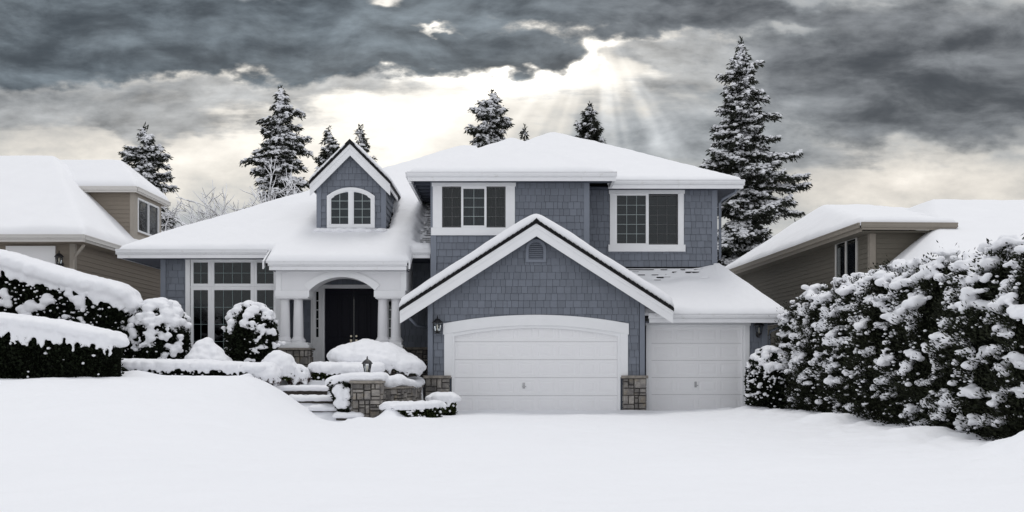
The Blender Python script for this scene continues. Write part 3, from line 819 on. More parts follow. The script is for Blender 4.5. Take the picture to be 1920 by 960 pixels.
# --- eaves: fascia and gutter boards ---------------------------------------------------
def eave_x(mb, x0, x1, y, zt, h=.26):
    """a level eave seen from the front: gutter lip, gutter face, fascia"""
    mb.box(x0, x1, y - .11, y - .02, zt - .035, zt)
    mb.prism_x([(y - .10, zt - .036), (y - .10, zt - .09), (y - .06, zt - .15), (y - .02, zt - .15), (y - .02, zt - .036)], x0 + .004, x1 - .004)
    mb.box(x0 + .03, x1 - .03, y - .0, y + .03, zt - h, zt - .02)
    mb.box(x0 + .03, x1 - .03, y - .03, y - .002, zt - h - .012, zt - .152)
def eave_y(mb, x, y0, y1, zt, sgn, h=.26):
    mb.box(min(x, x + sgn * .09), max(x, x + sgn * .09), y0, y1, zt - .035, zt + .001)
    mb.box(min(x, x + sgn * .075), max(x, x + sgn * .075), y0, y1, zt - .15, zt - .036)
    mb.box(min(x, x - sgn * .03), max(x, x - sgn * .03), y0, y1, zt - h, zt - .02)
e = MB()
eave_x(e, -3.12, 3.12, .7, 7.10)
eave_y(e, -3.09, .70, 5.6, 7.10, -1)
e.box(-3.08, -3.0, .735, 5.6, 6.78, 7.02)
eave_x(e, 2.95, 7.20, 2.0, 7.10)
eave_y(e, 7.16, 2.05, 13, 7.10, 1)
e.prism_y([(3.0, 6.84), (3.09, 6.84), (3.09, 7.08), (3.0, 7.08)], .75, 2.0)
eu = e.build('upper_gutter', M['gutter'], HOUSE, bevel=.006)
e = MB()
eave_x(e, -12.03, X(503, 1.4), 1.4, 4.88)
eave_x(e, X(770, 1.4), -2.46, 1.4, 4.88)
eave_x(e, X(503, .6), X(764, .6), .6, 4.44)
eave_y(e, -12.0, 1.42, 20, 4.88, -1)
for xx, sg in ((X(500, .9), -1), (X(768, .9), 1)):
    e.prism_x([(.56, 4.44), (.56, 4.20), (1.42, 4.62), (1.42, 4.86)], xx, xx + sg * .05)
lg = e.build('lower_gutter', M['gutter'], HOUSE, bevel=.006)
e = MB(); eave_x(e, X(1215, .1), 8.10, .1, 2.86); eave_y(e, 8.07, .12, 8, 2.86, 1)
e.build('side_gutter', M['gutter'], HOUSE, bevel=.006)
# soffits
s = MB()
s.box(bx0, 3.06, .74, by, 6.86, 6.89); s.box(-3.06, bx0, .74, by, 6.951, 6.981); s.box(2.4, 7.1, 2.04, ry, 6.862, 6.892); s.box(-3.06, bx0, by, 5.6, 6.95, 6.98); s.box(rx1, 7.1, ry, 12.9, 6.864, 6.892)
s.box(-11.95, -7.2, 1.44, 2.0, 4.63, 4.66); s.box(-7.2, -2.46, 1.44, 3.0, 4.632, 4.66); s.box(X(505, .6), X(762, .6), .64, 1.44, 4.19, 4.21)
s.box(3.85, 8.03, .14, sy, 2.605, 2.63); s.box(7.54, 8.03, sy, 8, 2.606, 2.63); s.box(-11.95, -10.86, 2.0, 20, 4.634, 4.66)
for k in range(7): s.box(-3.05, bx0, .95 + k * .62, 1.02 + k * .62, 6.88, 6.945)      # rafter tails under the left eave
s.build('soffit', M['soffit'], HOUSE)

# --- roof coverings -------------------------------------------------------------------
def roof_sheet(name, xs, ys, zf, inside, under=.07):
    return snow_sheet(name, HOUSE, xs, ys, zf, inside, .0, .02, 'roof_black', 0.0, 0.0, under=under)
ax = lambda a, b, s: np.linspace(a, b, max(2, int(round((b - a) / s)) + 1))
xs_u = np.concatenate([ax(-3.09, 3.09, .09)[:-1], ax(3.09, 7.16, .09)]); ys_u = np.concatenate([ax(.7, 2.0, .09)[:-1], ax(2.0, 13.2, .10)])
r = roof_sheet('upper_roof', xs_u, ys_u, z_upper, in_upper)
snow_sheet('roof_snow', r, xs_u, ys_u, z_upper, in_upper, .16, .16, seed=1.0, drop=.05, amp=.03)
# big left roof with the porch roof running on below it
px0, px1 = X(498, .6), X(768, .6)
xs_m = np.concatenate([ax(-12, px0, .09)[:-1], ax(px0, px0 + 2.4, .09)[:-1], ax(px0 + 2.4, px1, .05)[:-1], ax(px1, -2.45, .03)[:-1], ax(-2.45, 1.2, .2)]); ys_m = np.concatenate([ax(.6, 1.4, .08)[:-1], ax(1.4, 6.2, .05)[:-1], ax(6.2, 12, .1)[:-1], ax(12, 21.2, .25)])
def in_main(x, y): return ((x > -12) & (x < -2.45) & (y > 1.4) & (y < 21.2)) | ((x > px0) & (x < px1) & (y > .6) & (y < 1.5)) | ((x > -2.5) & (x < 1.2) & (y > 8.6) & (y < 14))
def z_main2(x, y):
    return np.where(y < 1.6, smin(4.80 + MP * (y - 1.4), 4.80 + MP * (x + 12), .12), z_main(x, y))
r = roof_sheet('lower_roof', xs_m, ys_m, z_main2, in_main)
def cellrand(x, y, w, h, k=0.0):
    j = np.floor(y / h); i = np.floor(x / w + .5 * (j % 2) + .3 * np.sin(j * 7.1))
    v = np.sin(i * 127.1 + j * 311.7 + k) * 43758.5453
    return v - np.floor(v)
def in_main_snow(x, y): return in_main(x, y)
def thin_main(x, y):
    p3 = np.column_stack([x, y, 0 * x])
    hole = (cellrand(x, y, .17, .16) < sstep(-2.98, -2.62, x)) & ((y / .16) % 1.0 < .6)
    bay = (1 - .85 * sstep(-3.15, -2.85, x + .1 * fbm(p3 * 2.2, 2))) * np.where(hole & (x > -2.98), 0, 1)
    bay = np.where(y > 6.0, 1, bay) + sstep(2.0, 1.4, y)
    dorm = 1 - sstep(.26, .0, np.abs(x - (dcx_ + 1.10)) + .12 * fbm(p3 * 4, 2)) * sstep(2.7, 2.9, y) * sstep(5.0, 4.6, y)
    return np.clip(bay, 0, 1) * dorm
dcx_ = X(658.5, 2.76)
snow_sheet('roof_snow', r, xs_m, ys_m, z_main2, in_main_snow, .21, .17, seed=2.0, drop=.04, amp=.03, thin=thin_main)
# single garage roof
xs_s = ax(gx1 - 1.2, 8.09, .035); ys_s = np.concatenate([ax(.1, 1.6, .07)[:-1], ax(1.6, 2.5, .03)])
def in_single(x, y): return (x > gx1 - 1.3) & (x < 8.09) & (y < 2.5)
r = roof_sheet('side_roof', np.concatenate([xs_s]), np.concatenate([ys_s, ax(2.5, 8, .2)[1:]]), z_single, lambda x, y: (x > gx1 - 1.3) & (x < 8.09) & ((y < 2.5) | (x > rx1)))
def in_single_snow(x, y): return in_single(x, y) | ((x > rx1 + .02) & (x < 8.09) & (y > 2.0) & (y < 8))
def thin_single(x, y):
    t = sstep(2.46, 2.36, y)
    left = np.clip(1 - (x - 4.2) / 2.2, .15, 1)
    c = cellrand(x, y, .21, .135, 3.0); u = (y / .135) % 1.0
    bare = (c < .80 * left * sstep(1.65, 2.30, y)) & (u < .62) & (x < 6.3)
    low = 1 - .86 * sstep(1.35, 1.95, y + .10 * np.sin(x * 3.1)) * sstep(6.5, 5.6, x)
    return np.where((x > rx1 - .1), 1.0, t * np.where(bare, 0.0, low))
snow_sheet('roof_snow', r, xs_s, np.concatenate([ys_s, ax(2.5, 8, .2)[1:]]), z_single, in_single_snow, .15, .13, seed=3.0, drop=.03, amp=.02, thin=thin_single)
# garage gable roof: barge boards, roofing edge, snow
gyf = -.45
def gable_roof(cx, hw, zp, pitch, yf, yb, t_board, ov, rake_h, snow_t, snow_set, name, seed, step=.07, side_len=0):
    zr = lambda x, y: zp - pitch * np.sqrt((x - cx) ** 2 + .0004)
    b = MB(); th = .09
    for sg in (-1, 1):
        b.prism_y([(cx, zp), (cx + sg * hw, zp - pitch * hw), (cx + sg * hw, zp - pitch * hw - th), (cx, zp - th)], yf, yb)
    n = int(hw / .13)
    for sg in (-1, 1):                                      # ragged butt ends of the roofing along the rake
        for i in range(n):
            a = hw * i / n; q = hw * (i + 1) / n
            d = rh.uniform(0, .03)
            b.prism_y([(cx + sg * a, zp - pitch * a + .035), (cx + sg * q, zp - pitch * q + .012), (cx + sg * q, zp - pitch * q - th + .01), (cx + sg * a, zp - pitch * a - th + .01)], yf - .03 - d, yf + .3)
    b.prism_y([(cx - .16, zp - .10), (cx, zp + .06), (cx + .16, zp - .10)], yf - .06, yf + .5)
    r = b.build(name, M['roof_black'], HOUSE)
    f = MB()
    for sg in (-1, 1):
        for (ha, hb, yo) in ((0, .34, -.012), (.34, 1.0, .018)):
            za, zb = th + rake_h * ha, th + rake_h * hb
            if sg > 0 and hb == 1.0: pass
            e = hw - .02
            f.prism_y([(cx, zp - za), (cx + sg * e, zp - pitch * e - za), (cx + sg * e, zp - pitch * e - zb), (cx, zp - zb)], yf + yo, yf + yo + t_board)
    if side_len:
        for sg in (-1, 1):
            xe = cx + sg * (hw - .03); zt = zp - pitch * (hw - .03) - th
            f.box(min(xe, xe - sg * .03), max(xe, xe - sg * .03), yf + .04, yf + side_len, zt - .17, zt + .01)
    f.build('barge_board', M['white'], r)
    xs = np.concatenate([ax(cx - hw, cx, step)[:-1], ax(cx, cx + hw, step)]); ys = ax(yf + snow_set, yb, step)
    zs = lambda x, y: zp - pitch * (np.sqrt((x - cx) ** 2 + .018) - .05)
    snow_sheet('roof_snow', r, xs, ys, zs, lambda x, y: (np.abs(x - cx) < hw + .01) & (y > yf - .05), snow_t, .11, seed=seed, drop=.05, amp=.02, under=.06)
    sfo = MB()
    for sg in (-1, 1):
        sfo.prism_y([(cx, zp - th - .03), (cx + sg * (hw - .03), zp - pitch * (hw - .03) - th - .03), (cx + sg * (hw - .03), zp - pitch * (hw - .03) - th - .05), (cx, zp - th - .05)], yf + .06, yb - .05)
    sfo.build('soffit', M['soffit'], r)
    return r
gable_roof(GC, 3.935, GPK, GP, gyf, 2.6, .035, .45, .36, .27, .0, 'gable_roof', 4.0)

# --- dormer ------------------------------------------------------------------------------
dy = 2.76; dcx = X(658.5, dy); dhw = 1.075
dz0, dpk, dpitch = 5.40, 8.42, 1.0
b = MB()
ztop = dpk - dpitch * dhw - .30
b.prism_y([(dcx - dhw, dz0), (dcx + dhw, dz0), (dcx + dhw, ztop), (dcx, dpk - .30), (dcx - dhw, ztop)], dy, dy + .12)
b.prism_x([(dy + .12, dz0), (dy + .12, ztop + .2), (dy + 3.0, ztop + .2)], dcx + dhw - .08, dcx + dhw)
b.prism_x([(dy + .12, dz0), (dy + .12, ztop + .2), (dy + 3.0, ztop + .2)], dcx - dhw, dcx - dhw + .08)
DM = b.build('dormer', M['wall_back'], HOUSE)
s = MB()
courses(s, dcx - dhw + .13, dcx + dhw - .13, 5.60, dpk, dy, rh, planes=[(-dpitch, 1, dpk - dpitch * dcx - .34), (dpitch, 1, dpk + dpitch * dcx - .34)], holes=[(X(617, dy), X(699, dy), 5, Z(358, dy))])
sd_ = courses(MB(), dy, dy + 3, 5.4, ztop + .15, 0, rh, long=True)
sd_.mapped(lambda x, y, z: (dcx + dhw - y, x, z)); sd_.build('shingle_cladding', M['shingle'], DM)
s.build('shingle_cladding', M['shingle'], DM)
MB().box(dcx - dhw - .02, dcx - dhw + .125, dy - .04, dy + .08, dz0, ztop + .05).build('corner_board', M['blue_trim'], DM)
MB().box(dcx + dhw - .125, dcx + dhw + .03, dy - .04, dy + .08, dz0, ztop + .05).build('corner_board', M['blue_trim'], DM)
gable_roof(dcx, 1.285, dpk, dpitch, dy - .26, 8.0, .03, .26, .36, .13, .03, 'dormer_roof', 5.0, step=.06, side_len=2.3)
# arched pair of casements
wx0, wx1 = X(613.5, dy), X(703, dy); wz0 = Z(427.5, dy); wzs, wzc = Z(368, dy), Z(352, dy)
def arch_loop(x0, x1, z0, zs, zc, n=18): return [(x0, z0)] + arc_pts(x0, x1, zs, zc, n) + [(x1, z0), (x0, z0)]
b = MB()
b.ring_y(arch_loop(wx0, wx1, wz0, wzs, wzc), arch_loop(wx0 + .09, wx1 - .09, wz0 + .07, wzs - .04, wzc - .09), dy - .07, dy + .01)
b.box(dcx - .045, dcx + .045, dy - .062, dy + .01, wz0 + .02, wzc - .02)
dwn = b.build('window', M['white'], HOUSE, label='arched dormer window with two casements')
s = MB()
full = arc_pts(wx0 + .09, wx1 - .09, wzs - .04, wzc - .09, 40)
for half in (0, 1):
    xa, xb = (wx0 + .09, dcx - .045) if half == 0 else (dcx + .045, wx1 - .09)
    top = [p for p in full if xa - 1e-6 <= p[0] <= xb + 1e-6]
    top = [(xa, np.interp(xa, [p[0] for p in full], [p[1] for p in full]))] + [p for p in top if xa + .01 < p[0] < xb - .01] + [(xb, np.interp(xb, [p[0] for p in full], [p[1] for p in full]))]
    lo = [(xa, wz0 + .07)] + top + [(xb, wz0 + .07), (xa, wz0 + .07)]
    cxx, czz = (xa + xb) / 2, (wz0 + wzs) / 2
    sh_ = lambda p: (p[0] + (.042 if p[0] < cxx - .2 else -.042 if p[0] > cxx + .2 else 0), p[1] + (.05 if p[1] < czz else -.045))
    s.ring_y(lo, [sh_(p) for p in lo], dy - .05, dy + .0)
s.build('sash', M['white'], dwn)
g = MB()
for half in (0, 1):
    xa, xb = (wx0 + .09, dcx - .045) if half == 0 else (dcx + .045, wx1 - .09)
    xm = (xa + xb) / 2
    g.box(xm - .009, xm + .009, dy - .03, dy - .018, wz0 + .1, np.interp(xm, [p[0] for p in full], [p[1] for p in full]))
    for k in range(1, 4):
        zz = wz0 + .11 + k * (wzs + .13 - wz0 - .12) / 4 - .02
        g.box(xa, xb, dy - .028, dy - .020, zz - .009, zz + .009)
g.build('glazing_bars', M['muntin'], dwn)
MB().prism_y(arch_loop(wx0 + .05, wx1 - .05, wz0 + .04, wzs - .02, wzc - .05)[:-1], dy - .014, dy - .010).build('pane', M['glass'], dwn)
MB().prism_y(arch_loop(wx0 + .05, wx1 - .05, wz0 + .04, wzs - .02, wzc - .05)[:-1], dy - .004, dy - .001).build('blind', M['curtain_grey'], dwn)
C_ = [(dcx + rh.uniform(-1.05, 1.05), dy - .16 + rh.uniform(-.08, .08), 5.62 + rh.uniform(-.04, .015)) for _ in range(60)]
fused_snow('sill_snow', dwn, C_, [(.16, .14, .07)] * 60, .03, 5)

# --- left wing: wall with the tall window ---------------------------------------------------
ly = 2.0
lx0 = X(303.5, ly)
mwx0, mwx1, mwz0, mwz1 = X(357, ly), X(519, ly), .95, Z(487, ly)
b = MB(); wall_holes(b, lx0, -7.15, .5, 4.66, ly, ly + .18, [(mwx0, mwx1, mwz0, mwz1)])
b.box(lx0, lx0 + .18, ly + .18, 19, .2, 4.66); b.box(-7.33, -7.15, ly + .18, 3.0, .5, 4.66)
LW = b.build('left_wall', M['wall_back'], HOUSE)
s = MB(); courses(s, lx0 + .14, X(352, ly), .6, 4.64, ly, rh, wmin=.16, wmax=.3)
sd_ = courses(MB(), ly + .1, 3.0, .9, 4.6, 0, rh); sd_.mapped(lambda x, y, z: (-7.15 - y, x, z)); sd_.build('shingle_cladding', M['shingle'], LW)
s.build('shingle_cladding', M['shingle'], LW)
MB().box(lx0 - .03, lx0 + .13, ly - .04, ly + .1, .5, 4.64).build('corner_board', M['blue_trim'], LW)
MB().box(X(512, ly) + .13, -7.12, ly - .03, ly + .1, .9, 4.64).build('corner_board', M['blue_trim'], LW)
b = MB()
b.box(X(348.5, ly), mwx0, ly - .06, ly + .03, .9, mwz1); b.box(mwx1, mwx1 + .14, ly - .06, ly + .03, .9, mwz1)
b.box(X(347, ly), mwx1 + .16, ly - .075, ly + .03, mwz1, 4.64)
tw = b.build('window', M['white'], HOUSE, bevel=.006, label='tall six-part front window with dark panes')
zt0, zt1 = Z(537, ly), mwz1
for (a, c, nc) in ((357, 396, 2), (396, 476, 4), (476, 519, 2)):
    a, c = X(a, ly), X(c, ly)
    lite(tw, a + .012, c - .012, zt0, zt1, ly - .02, nc, 2, .085, 'white', 'muntin_dim', .013)
    lite(tw, a + .012, c - .012, mwz0, zt0 - .03, ly - .02, nc, 5, .085, 'white', 'muntin_dim', .013)
b = MB(); b.box(mwx0, mwx1, ly + .0, ly + .05, zt0 - .032, zt0 + .002)
for px in (396, 476): b.box(X(px, ly) - .014, X(px, ly) + .014, ly - .03, ly + .04, mwz0, mwz1)
b.build('mullion', M['white'], tw)
dark_room(tw, mwx0, mwx1, mwz0, mwz1, ly + .17, 2.0)

# --- porch --------------------------------------------------------------------------------
pf = .95
qx0, qx1 = X(517.5, pf), X(762, pf)
zb = Z(545, pf)
ox0, ox1 = X(580, pf), X(703, pf)
arch = arc_pts(ox0, ox1, zb, Z(519.5, pf), 28)
b = MB()
b.prism_y([(qx0, zb)] + [(ox0, zb)] + arch[1:-1] + [(ox1, zb), (qx1, zb), (qx1, 4.25), (qx0, 4.25)], pf, pf + .6)
b.box(qx1 - .35, qx1 - .003, pf + .6, 3.0, zb, 4.63); b.box(qx0 + .003, qx0 + .35, pf + .6, 2.0, zb, 4.63)
PB = b.build('porch_beam', M['column'], HOUSE)
b = MB()
b.ring_y(arch, [(c_[0] + (c_[0] - (ox0 + ox1) / 2) * .16, c_[1] + .20 - .03 * abs(c_[0] - (ox0 + ox1) / 2)) for c_ in arch], pf - .045, pf)
b.box(qx0 - .0, qx0 + .16, pf - .03, pf, zb, 4.2); b.box(qx1 - .16, qx1, pf - .03, pf, zb, 4.2)
b.box(qx0, qx1, pf - .05, pf, 4.14, 4.24)
b.build('arch_moulding', M['white'], PB, bevel=.006)
for (a, c) in ((516, 580.5), (701.5, 760)):
    MB().box(X(a, pf), X(c, pf), pf - .07, pf + .64, Z(557, pf), zb + .001).box(X(a, pf) + .04, X(c, pf) - .04, pf - .05, pf + .62, Z(560, pf), Z(557, pf)).build('impost', M['white'], PB, bevel=.01)
cyl = 1.20
zc0, zc1 = Z(643, cyl), Z(559, cyl) - .0
for px in (534.5, 559.5, 717.5, 742.5):
    cx = X(px, cyl); r0, r1 = .155, .132
    b = MB()
    b.lathe(cx, cyl, [(.215, zc0 + .005), (.215, zc0 + .05), (.225, zc0 + .075), (.215, zc0 + .10), (.185, zc0 + .125), (.175, zc0 + .15), (r0, zc0 + .18)] +
            [(r0 + (r1 - r0) * t ** 1.4, zc0 + .18 + (zc1 - .24 - zc0) * t) for t in (0, .2, .4, .6, .8, 1)] +
            [(.15, zc1 - .055), (.15, zc1 - .04), (.19, zc1 - .01), (.20, zc1 + .0)], 28)
    o = b.build('column', M['column'], HOUSE, 'auto'); 
    m_ = o.modifiers.new('es', 'EDGE_SPLIT'); m_.split_angle = R(35)
for (a, c) in ((509.5, 580), (698, 755.5)):
    x0, x1 = X(a, pf), X(c, pf); zt = Z(652.5, pf)
    b = MB().box(x0 + .03, x1 - .03, pf + .0, pf + .55, .8, zt - .05); o = b.build('porch_pedestal', M['mortar'], HOUSE)
    s = MB(); stones(s, x0 + .03, x1 - .03, .9, zt - .06, lambda u, z, d: (u, pf - d, z), rh); stones(s, 0, .55, .9, zt - .06, lambda u, z, d: (x1 - .03 + d, pf + u, z), rh); stones(s, 0, .55, .9, zt - .06, lambda u, z, d: (x0 + .03 - d, pf + u, z), rh)
    s.build('stone_facing', M['stone'], o)
    MB().box(x0 - .06, x1 + .06, pf - .09, pf + .62, zt - .06, zt).build('cap', M['cap_stone'], o, bevel=.01)
    MB().box(x0 + .0, x1 - .0, pf - .04, pf + .56, zt + .001, zt + .09).box(x0 + .04, x1 - .04, pf - .02, pf + .54, zt + .09, zc0 + .006).build('plinth', M['white'], o, bevel=.012)
# entry wall, doors, side lights
ey = 3.0
zdt, zdb = Z(541, ey), 1.10
b = MB(); wall_holes(b, -7.33, bx0, .6, 4.66, ey, ey + .18, [(X(583, ey), X(743, ey), zdb, zdt)])
EW = b.build('entry_wall', M['wall_back'], HOUSE)
s = MB(); courses(s, -7.15, X(583, ey), 1.1, 4.62, ey, rh); s.build('shingle_cladding', M['shingle'], EW); s = MB(); courses(s, X(743, ey), bx0, 1.9, 4.62, ey, rh); courses(s, X(583, ey), X(743, ey), zdt + .12, 4.62, ey, rh)
s.build('shingle_cladding', M['shingle'], EW)
s = MB(); stones(s, X(745, ey), bx0 - .02, .75, 1.85, lambda u, z, d: (u, ey - d, z), rh); s.build('stone_facing', M['stone'], EW)
MB().box(X(745, ey), bx0 - .02, ey - .1, ey, 1.85, 1.93).build('cap', M['cap_stone'], EW, bevel=.01)
b = MB()
fx = [X(583, ey), X(606, ey), X(720, ey), X(743, ey)]
for a, c in ((fx[0], fx[0] + .06), (fx[1] - .05, fx[1] + .05), (fx[2] - .05, fx[2] + .05), (fx[3] - .06, fx[3])): b.box(a, c, ey - .04, ey + .12, zdb, zdt)
b.box(fx[0], fx[3], ey - .05, ey + .12, zdt, zdt + .12)
DF = b.build('door_frame', M['white'], HOUSE, bevel=.006)
for a, c in ((fx[0] + .06, fx[1] - .05), (fx[2] + .05, fx[3] - .06)):
    b = MB(); zl = Z(632, ey)
    b.box(a, a + .10, ey, ey + .06, zdb, zdt).box(c - .10, c, ey, ey + .06, zdb, zdt).box(a + .1, c - .1, ey, ey + .06, zdb, zdb + .14).box(a + .1, c - .1, ey, ey + .06, zl - .14, zl).box(a + .1, c - .1, ey, ey + .06, zdt - .10, zdt)
    b.box(a + .1, c - .1, ey + .02, ey + .05, zdb + .14, zl - .14)
    for k in range(1, 5):
        zz = zl + (zdt - .10 - zl) * k / 5; b.box(a + .1, c - .1, ey + .02, ey + .04, zz - .012, zz + .012)
    sl = b.build('sidelight', M['white'], HOUSE, bevel=.005)
    MB().box(a + .1, c - .1, ey + .042, ey + .048, zl, zdt - .1).build('pane', M['glass'], sl)
    dark_room(sl, a, c, zdb, zdt, ey + .1, .5)
dm_ = (fx[1] + fx[2]) / 2
for (a, c, hx) in ((fx[1] + .05, dm_ - .004, dm_ - .085), (dm_ + .004, fx[2] - .05, dm_ + .085)):
    b = MB().box(a, c, ey + .05, ey + .10, zdb, zdt)
    w_ = c - a
    for (u0, u1, v0, v1) in ((.12, .46, .06, .36), (.54, .88, .06, .36), (.12, .46, .42, .93), (.54, .88, .42, .93)):
        H_ = zdt - zdb
        b.ring_y([(a + w_ * u0, zdb + H_ * v0), (a + w_ * u1, zdb + H_ * v0), (a + w_ * u1, zdb + H_ * v1), (a + w_ * u0, zdb + H_ * v1), (a + w_ * u0, zdb + H_ * v0)],
                 [(a + w_ * u0 + .05, zdb + H_ * v0 + .05), (a + w_ * u1 - .05, zdb + H_ * v0 + .05), (a + w_ * u1 - .05, zdb + H_ * v1 - .05), (a + w_ * u0 + .05, zdb + H_ * v1 - .05), (a + w_ * u0 + .05, zdb + H_ * v0 + .05)], ey + .03, ey + .052)
    d = b.build('front_door', M['navy_door'], HOUSE, bevel=.006)
    h = MB(); hz = Z(632, ey)
    h.lathe(0, 0, [(.035, -.012), (.035, .0), (.028, .012)], 16); h.mapped(lambda x, y, z: (hx + x, ey + .035 - z, hz + .03 + y))
    h.box(hx - .03, hx + .03, ey + .025, ey + .05, hz - .30, hz - .08)
    h.tube([(hx, ey + .03, hz - .12), (hx, ey - .04, hz - .13), (hx, ey - .045, hz - .25), (hx, ey + .03, hz - .30)], .014, 8)
    h.build('handle', M['brass'], d)
MB().box(-7.15, bx0, .6, 3.0, .95, 1.08).build('porch_floor', M['step_stone'], HOUSE)

# --- wall lanterns, downspouts -------------------------------------------------------------
def lantern_parts(parent, cx, cy, z0, h, hang):
    """six-sided coach lantern; z0 = underside of the glass"""
    r1, r0 = h * .235, h * .15
    gz = z0 + h * .46
    b = MB()
    for k in range(6):
        t = math.pi / 3 * k + .26
        b.tube([(cx + r0 * math.cos(t), cy + r0 * math.sin(t), z0), (cx + r1 * math.cos(t), cy + r1 * math.sin(t), gz)], .008, 6)
    b.lathe(cx, cy, [(r0 * 1.15, z0 - .02), (r0 * 1.15, z0 + .008), (r0 * .9, z0 + .012)], 6, .26)
    b.lathe(cx, cy, [(r1 * 1.25, gz - .008), (r1 * 1.3, gz + .012), (r1 * 1.2, gz + .02), (r1 * .95, gz + h * .12), (r1 * .55, gz + h * .20), (r1 * .3, gz + h * .235), (.02, gz + h * .25), (.018, gz + h * .29), (.028, gz + h * .31), (.012, gz + h * .34), (.016, gz + h * .36), (.004, gz + h * .42)], 12, .26)
    if hang:
        b.lathe(cx, cy, [(.006, z0 - h * .24), (.018, z0 - h * .2), (.012, z0 - h * .16), (.03, z0 - h * .10), (.045, z0 - h * .06), (r0 * .9, z0 - .015)], 12)
        b.lathe(0, 0, [(.06, 0), (.06, .02), (.045, .03)], 16); nb = 48
        vv = b.v[-nb:]; b.v = b.v[:-nb] + [(cx + p[0], hang - .03 - p[2], z0 - h * .03 + p[1] * 1.5) for p in vv]
        b.tube([(cx, hang - .04, z0 - h * .03), (cx, (cy + hang) / 2, z0 - h * .12), (cx, cy, z0 - h * .09)], .012, 8)
    else:
        b.lathe(cx, cy, [(.10, z0 - .07), (.10, z0 - .05), (.05, z0 - .04), (.04, z0 - .02)], 16)
    return b, (r0, r1, gz)
def lantern_fill(parent, cx, cy, z0, dims):
    r0, r1, gz = dims
    b = MB(); n = 6
    V = [(cx + r0 * .93 * math.cos(math.pi / 3 * k + .26), cy + r0 * .93 * math.sin(math.pi / 3 * k + .26), z0 + .01) for k in range(n)] + [(cx + r1 * .93 * math.cos(math.pi / 3 * k + .26), cy + r1 * .93 * math.sin(math.pi / 3 * k + .26), gz - .005) for k in range(n)]
    b.add(V, [(k, (k + 1) % n, n + (k + 1) % n, n + k) for k in range(n)]); b.build('lantern_glass', M['lantern_glass'], parent)
    h = gz - z0
    MB().lathe(cx, cy, [(.022, z0 + .01), (.022, z0 + h * .45), (.016, z0 + h * .47), (.024, z0 + h * .58), (.018, z0 + h * .75), (.003, z0 + h * .88)], 12).build('bulb', M['bulb'], parent, True)
for (cx, wy, zl_) in ((X(820.5, -.12), 0, Z(621, -.12)), (X(1422, sy - .12), sy, Z(626, sy - .12))):
    cy = wy - .19
    b, dims = lantern_parts(HOUSE, cx, cy, zl_, .52, wy)
    o = b.build('wall_lantern', M['black_iron'], HOUSE)
    lantern_fill(o, cx, cy, zl_, dims)
for path, rad in (([(7.0, 2.2, 6.9), (6.98, 2.25, 6.76), (6.62, 2.42, 6.58), (6.55, 2.5, 6.45), (6.55, 2.5, 4.7)], .045),
                  ([(-3.0, .3, 2.72), (-2.85, .6, 2.55), (-2.6, 1.1, 2.50), (-2.5, 1.3, 2.4), (-2.5, 1.3, 1.0)], .04),
                  ([(8.0, .3, 2.62), (7.95, .45, 2.5), (7.66, .62, 2.36), (7.64, .64, 2.2), (7.64, .64, .1)], .04)):
    MB().tube(path, rad, 10).build('downspout', M['blue_trim'], HOUSE, True)

# ----------------------------------------------------------------------------
# the houses on either side
# ----------------------------------------------------------------------------
NL = thing('neighbour_house', 'tan lap-sided house with a snowy roof dormer behind the tall left hedge', 'house', (-18, 8, 0))
nx, nyf, nze = -13.9, 3.5, 5.55
b = MB(); b.box(-30, -14.45, 4.1, 4.3, .5, 5.4); b.box(-14.65, -14.45, 4.3, 16, .5, 5.4)
wl = b.build('wall', M['wall_back'], NL)
s = courses(MB(), -30, -14.58, .7, 5.38, 4.1, rh, h=.16, long=True, thick=.02)
s.build('lap_siding', M['tan'], wl)
s = courses(MB(), 4.2, 16, 2.0, 5.38, 0, rh, h=.16, long=True, thick=.02); s.mapped(lambda x, y, z: (-14.45 - y, x, z)); s.build('lap_siding', M['tan'], wl)
MB().box(-14.6, -14.42, 4.05, 4.2, 1, 5.4).build('corner_board', M['tan_trim'], wl)
def zl(x, y): return hipz(x, y, -32, nx, nyf, 15.6, nze, 1.0, 1.0, .6, .6, .15)
xs = np.concatenate([ax(-32, -19, .3)[:-1], ax(-19, nx, .1)]); ys = ax(nyf, 15.6, .1)
r = snow_sheet('roof', NL, xs, ys, zl, lambda x, y: x > -40, .0, .02, 'roof_black', 0, 0, under=.07)
snow_sheet('roof_snow', r, xs, ys, zl, lambda x, y: x > -40, .26, .22, seed=7.0, drop=.05, amp=.02)
e = MB(); eave_x(e, -32, nx + .06, nyf, nze + .05, .22); eave_y(e, nx - .03, nyf + .04, 15.6, nze + .05, 1, .22)
e.build('gutter', M['pale_trim'], NL)
MB().box(-32, nx - .05, nyf + .04, 4.1, nze - .18, nze - .15).box(-14.45, nx - .05, 4.1, 15.5, nze - .181, nze - .151).build('soffit', M['tan'], NL)
MB().tube([(-14.0, 3.75, 5.3), (-14.1, 3.8, 5.18), (-14.38, 4.0, 4.98), (-14.42, 4.0, 4.8), (-14.42, 4.0, 1)], .05, 10).build('downspout', M['tan_trim'], NL, True)
MB().box(X(10, 4), X(103, 4), 4.02, 4.1, 1.0, Z(461, 4)).build('garage_door', M['door_white'], NL)
b, dims = lantern_parts(NL, X(112, 3.9), 3.85, Z(495, 3.9), .5, 4.1); o = b.build('wall_lantern', M['black_iron'], NL); lantern_fill(o, X(112, 3.9), 3.85, Z(495, 3.9), dims)
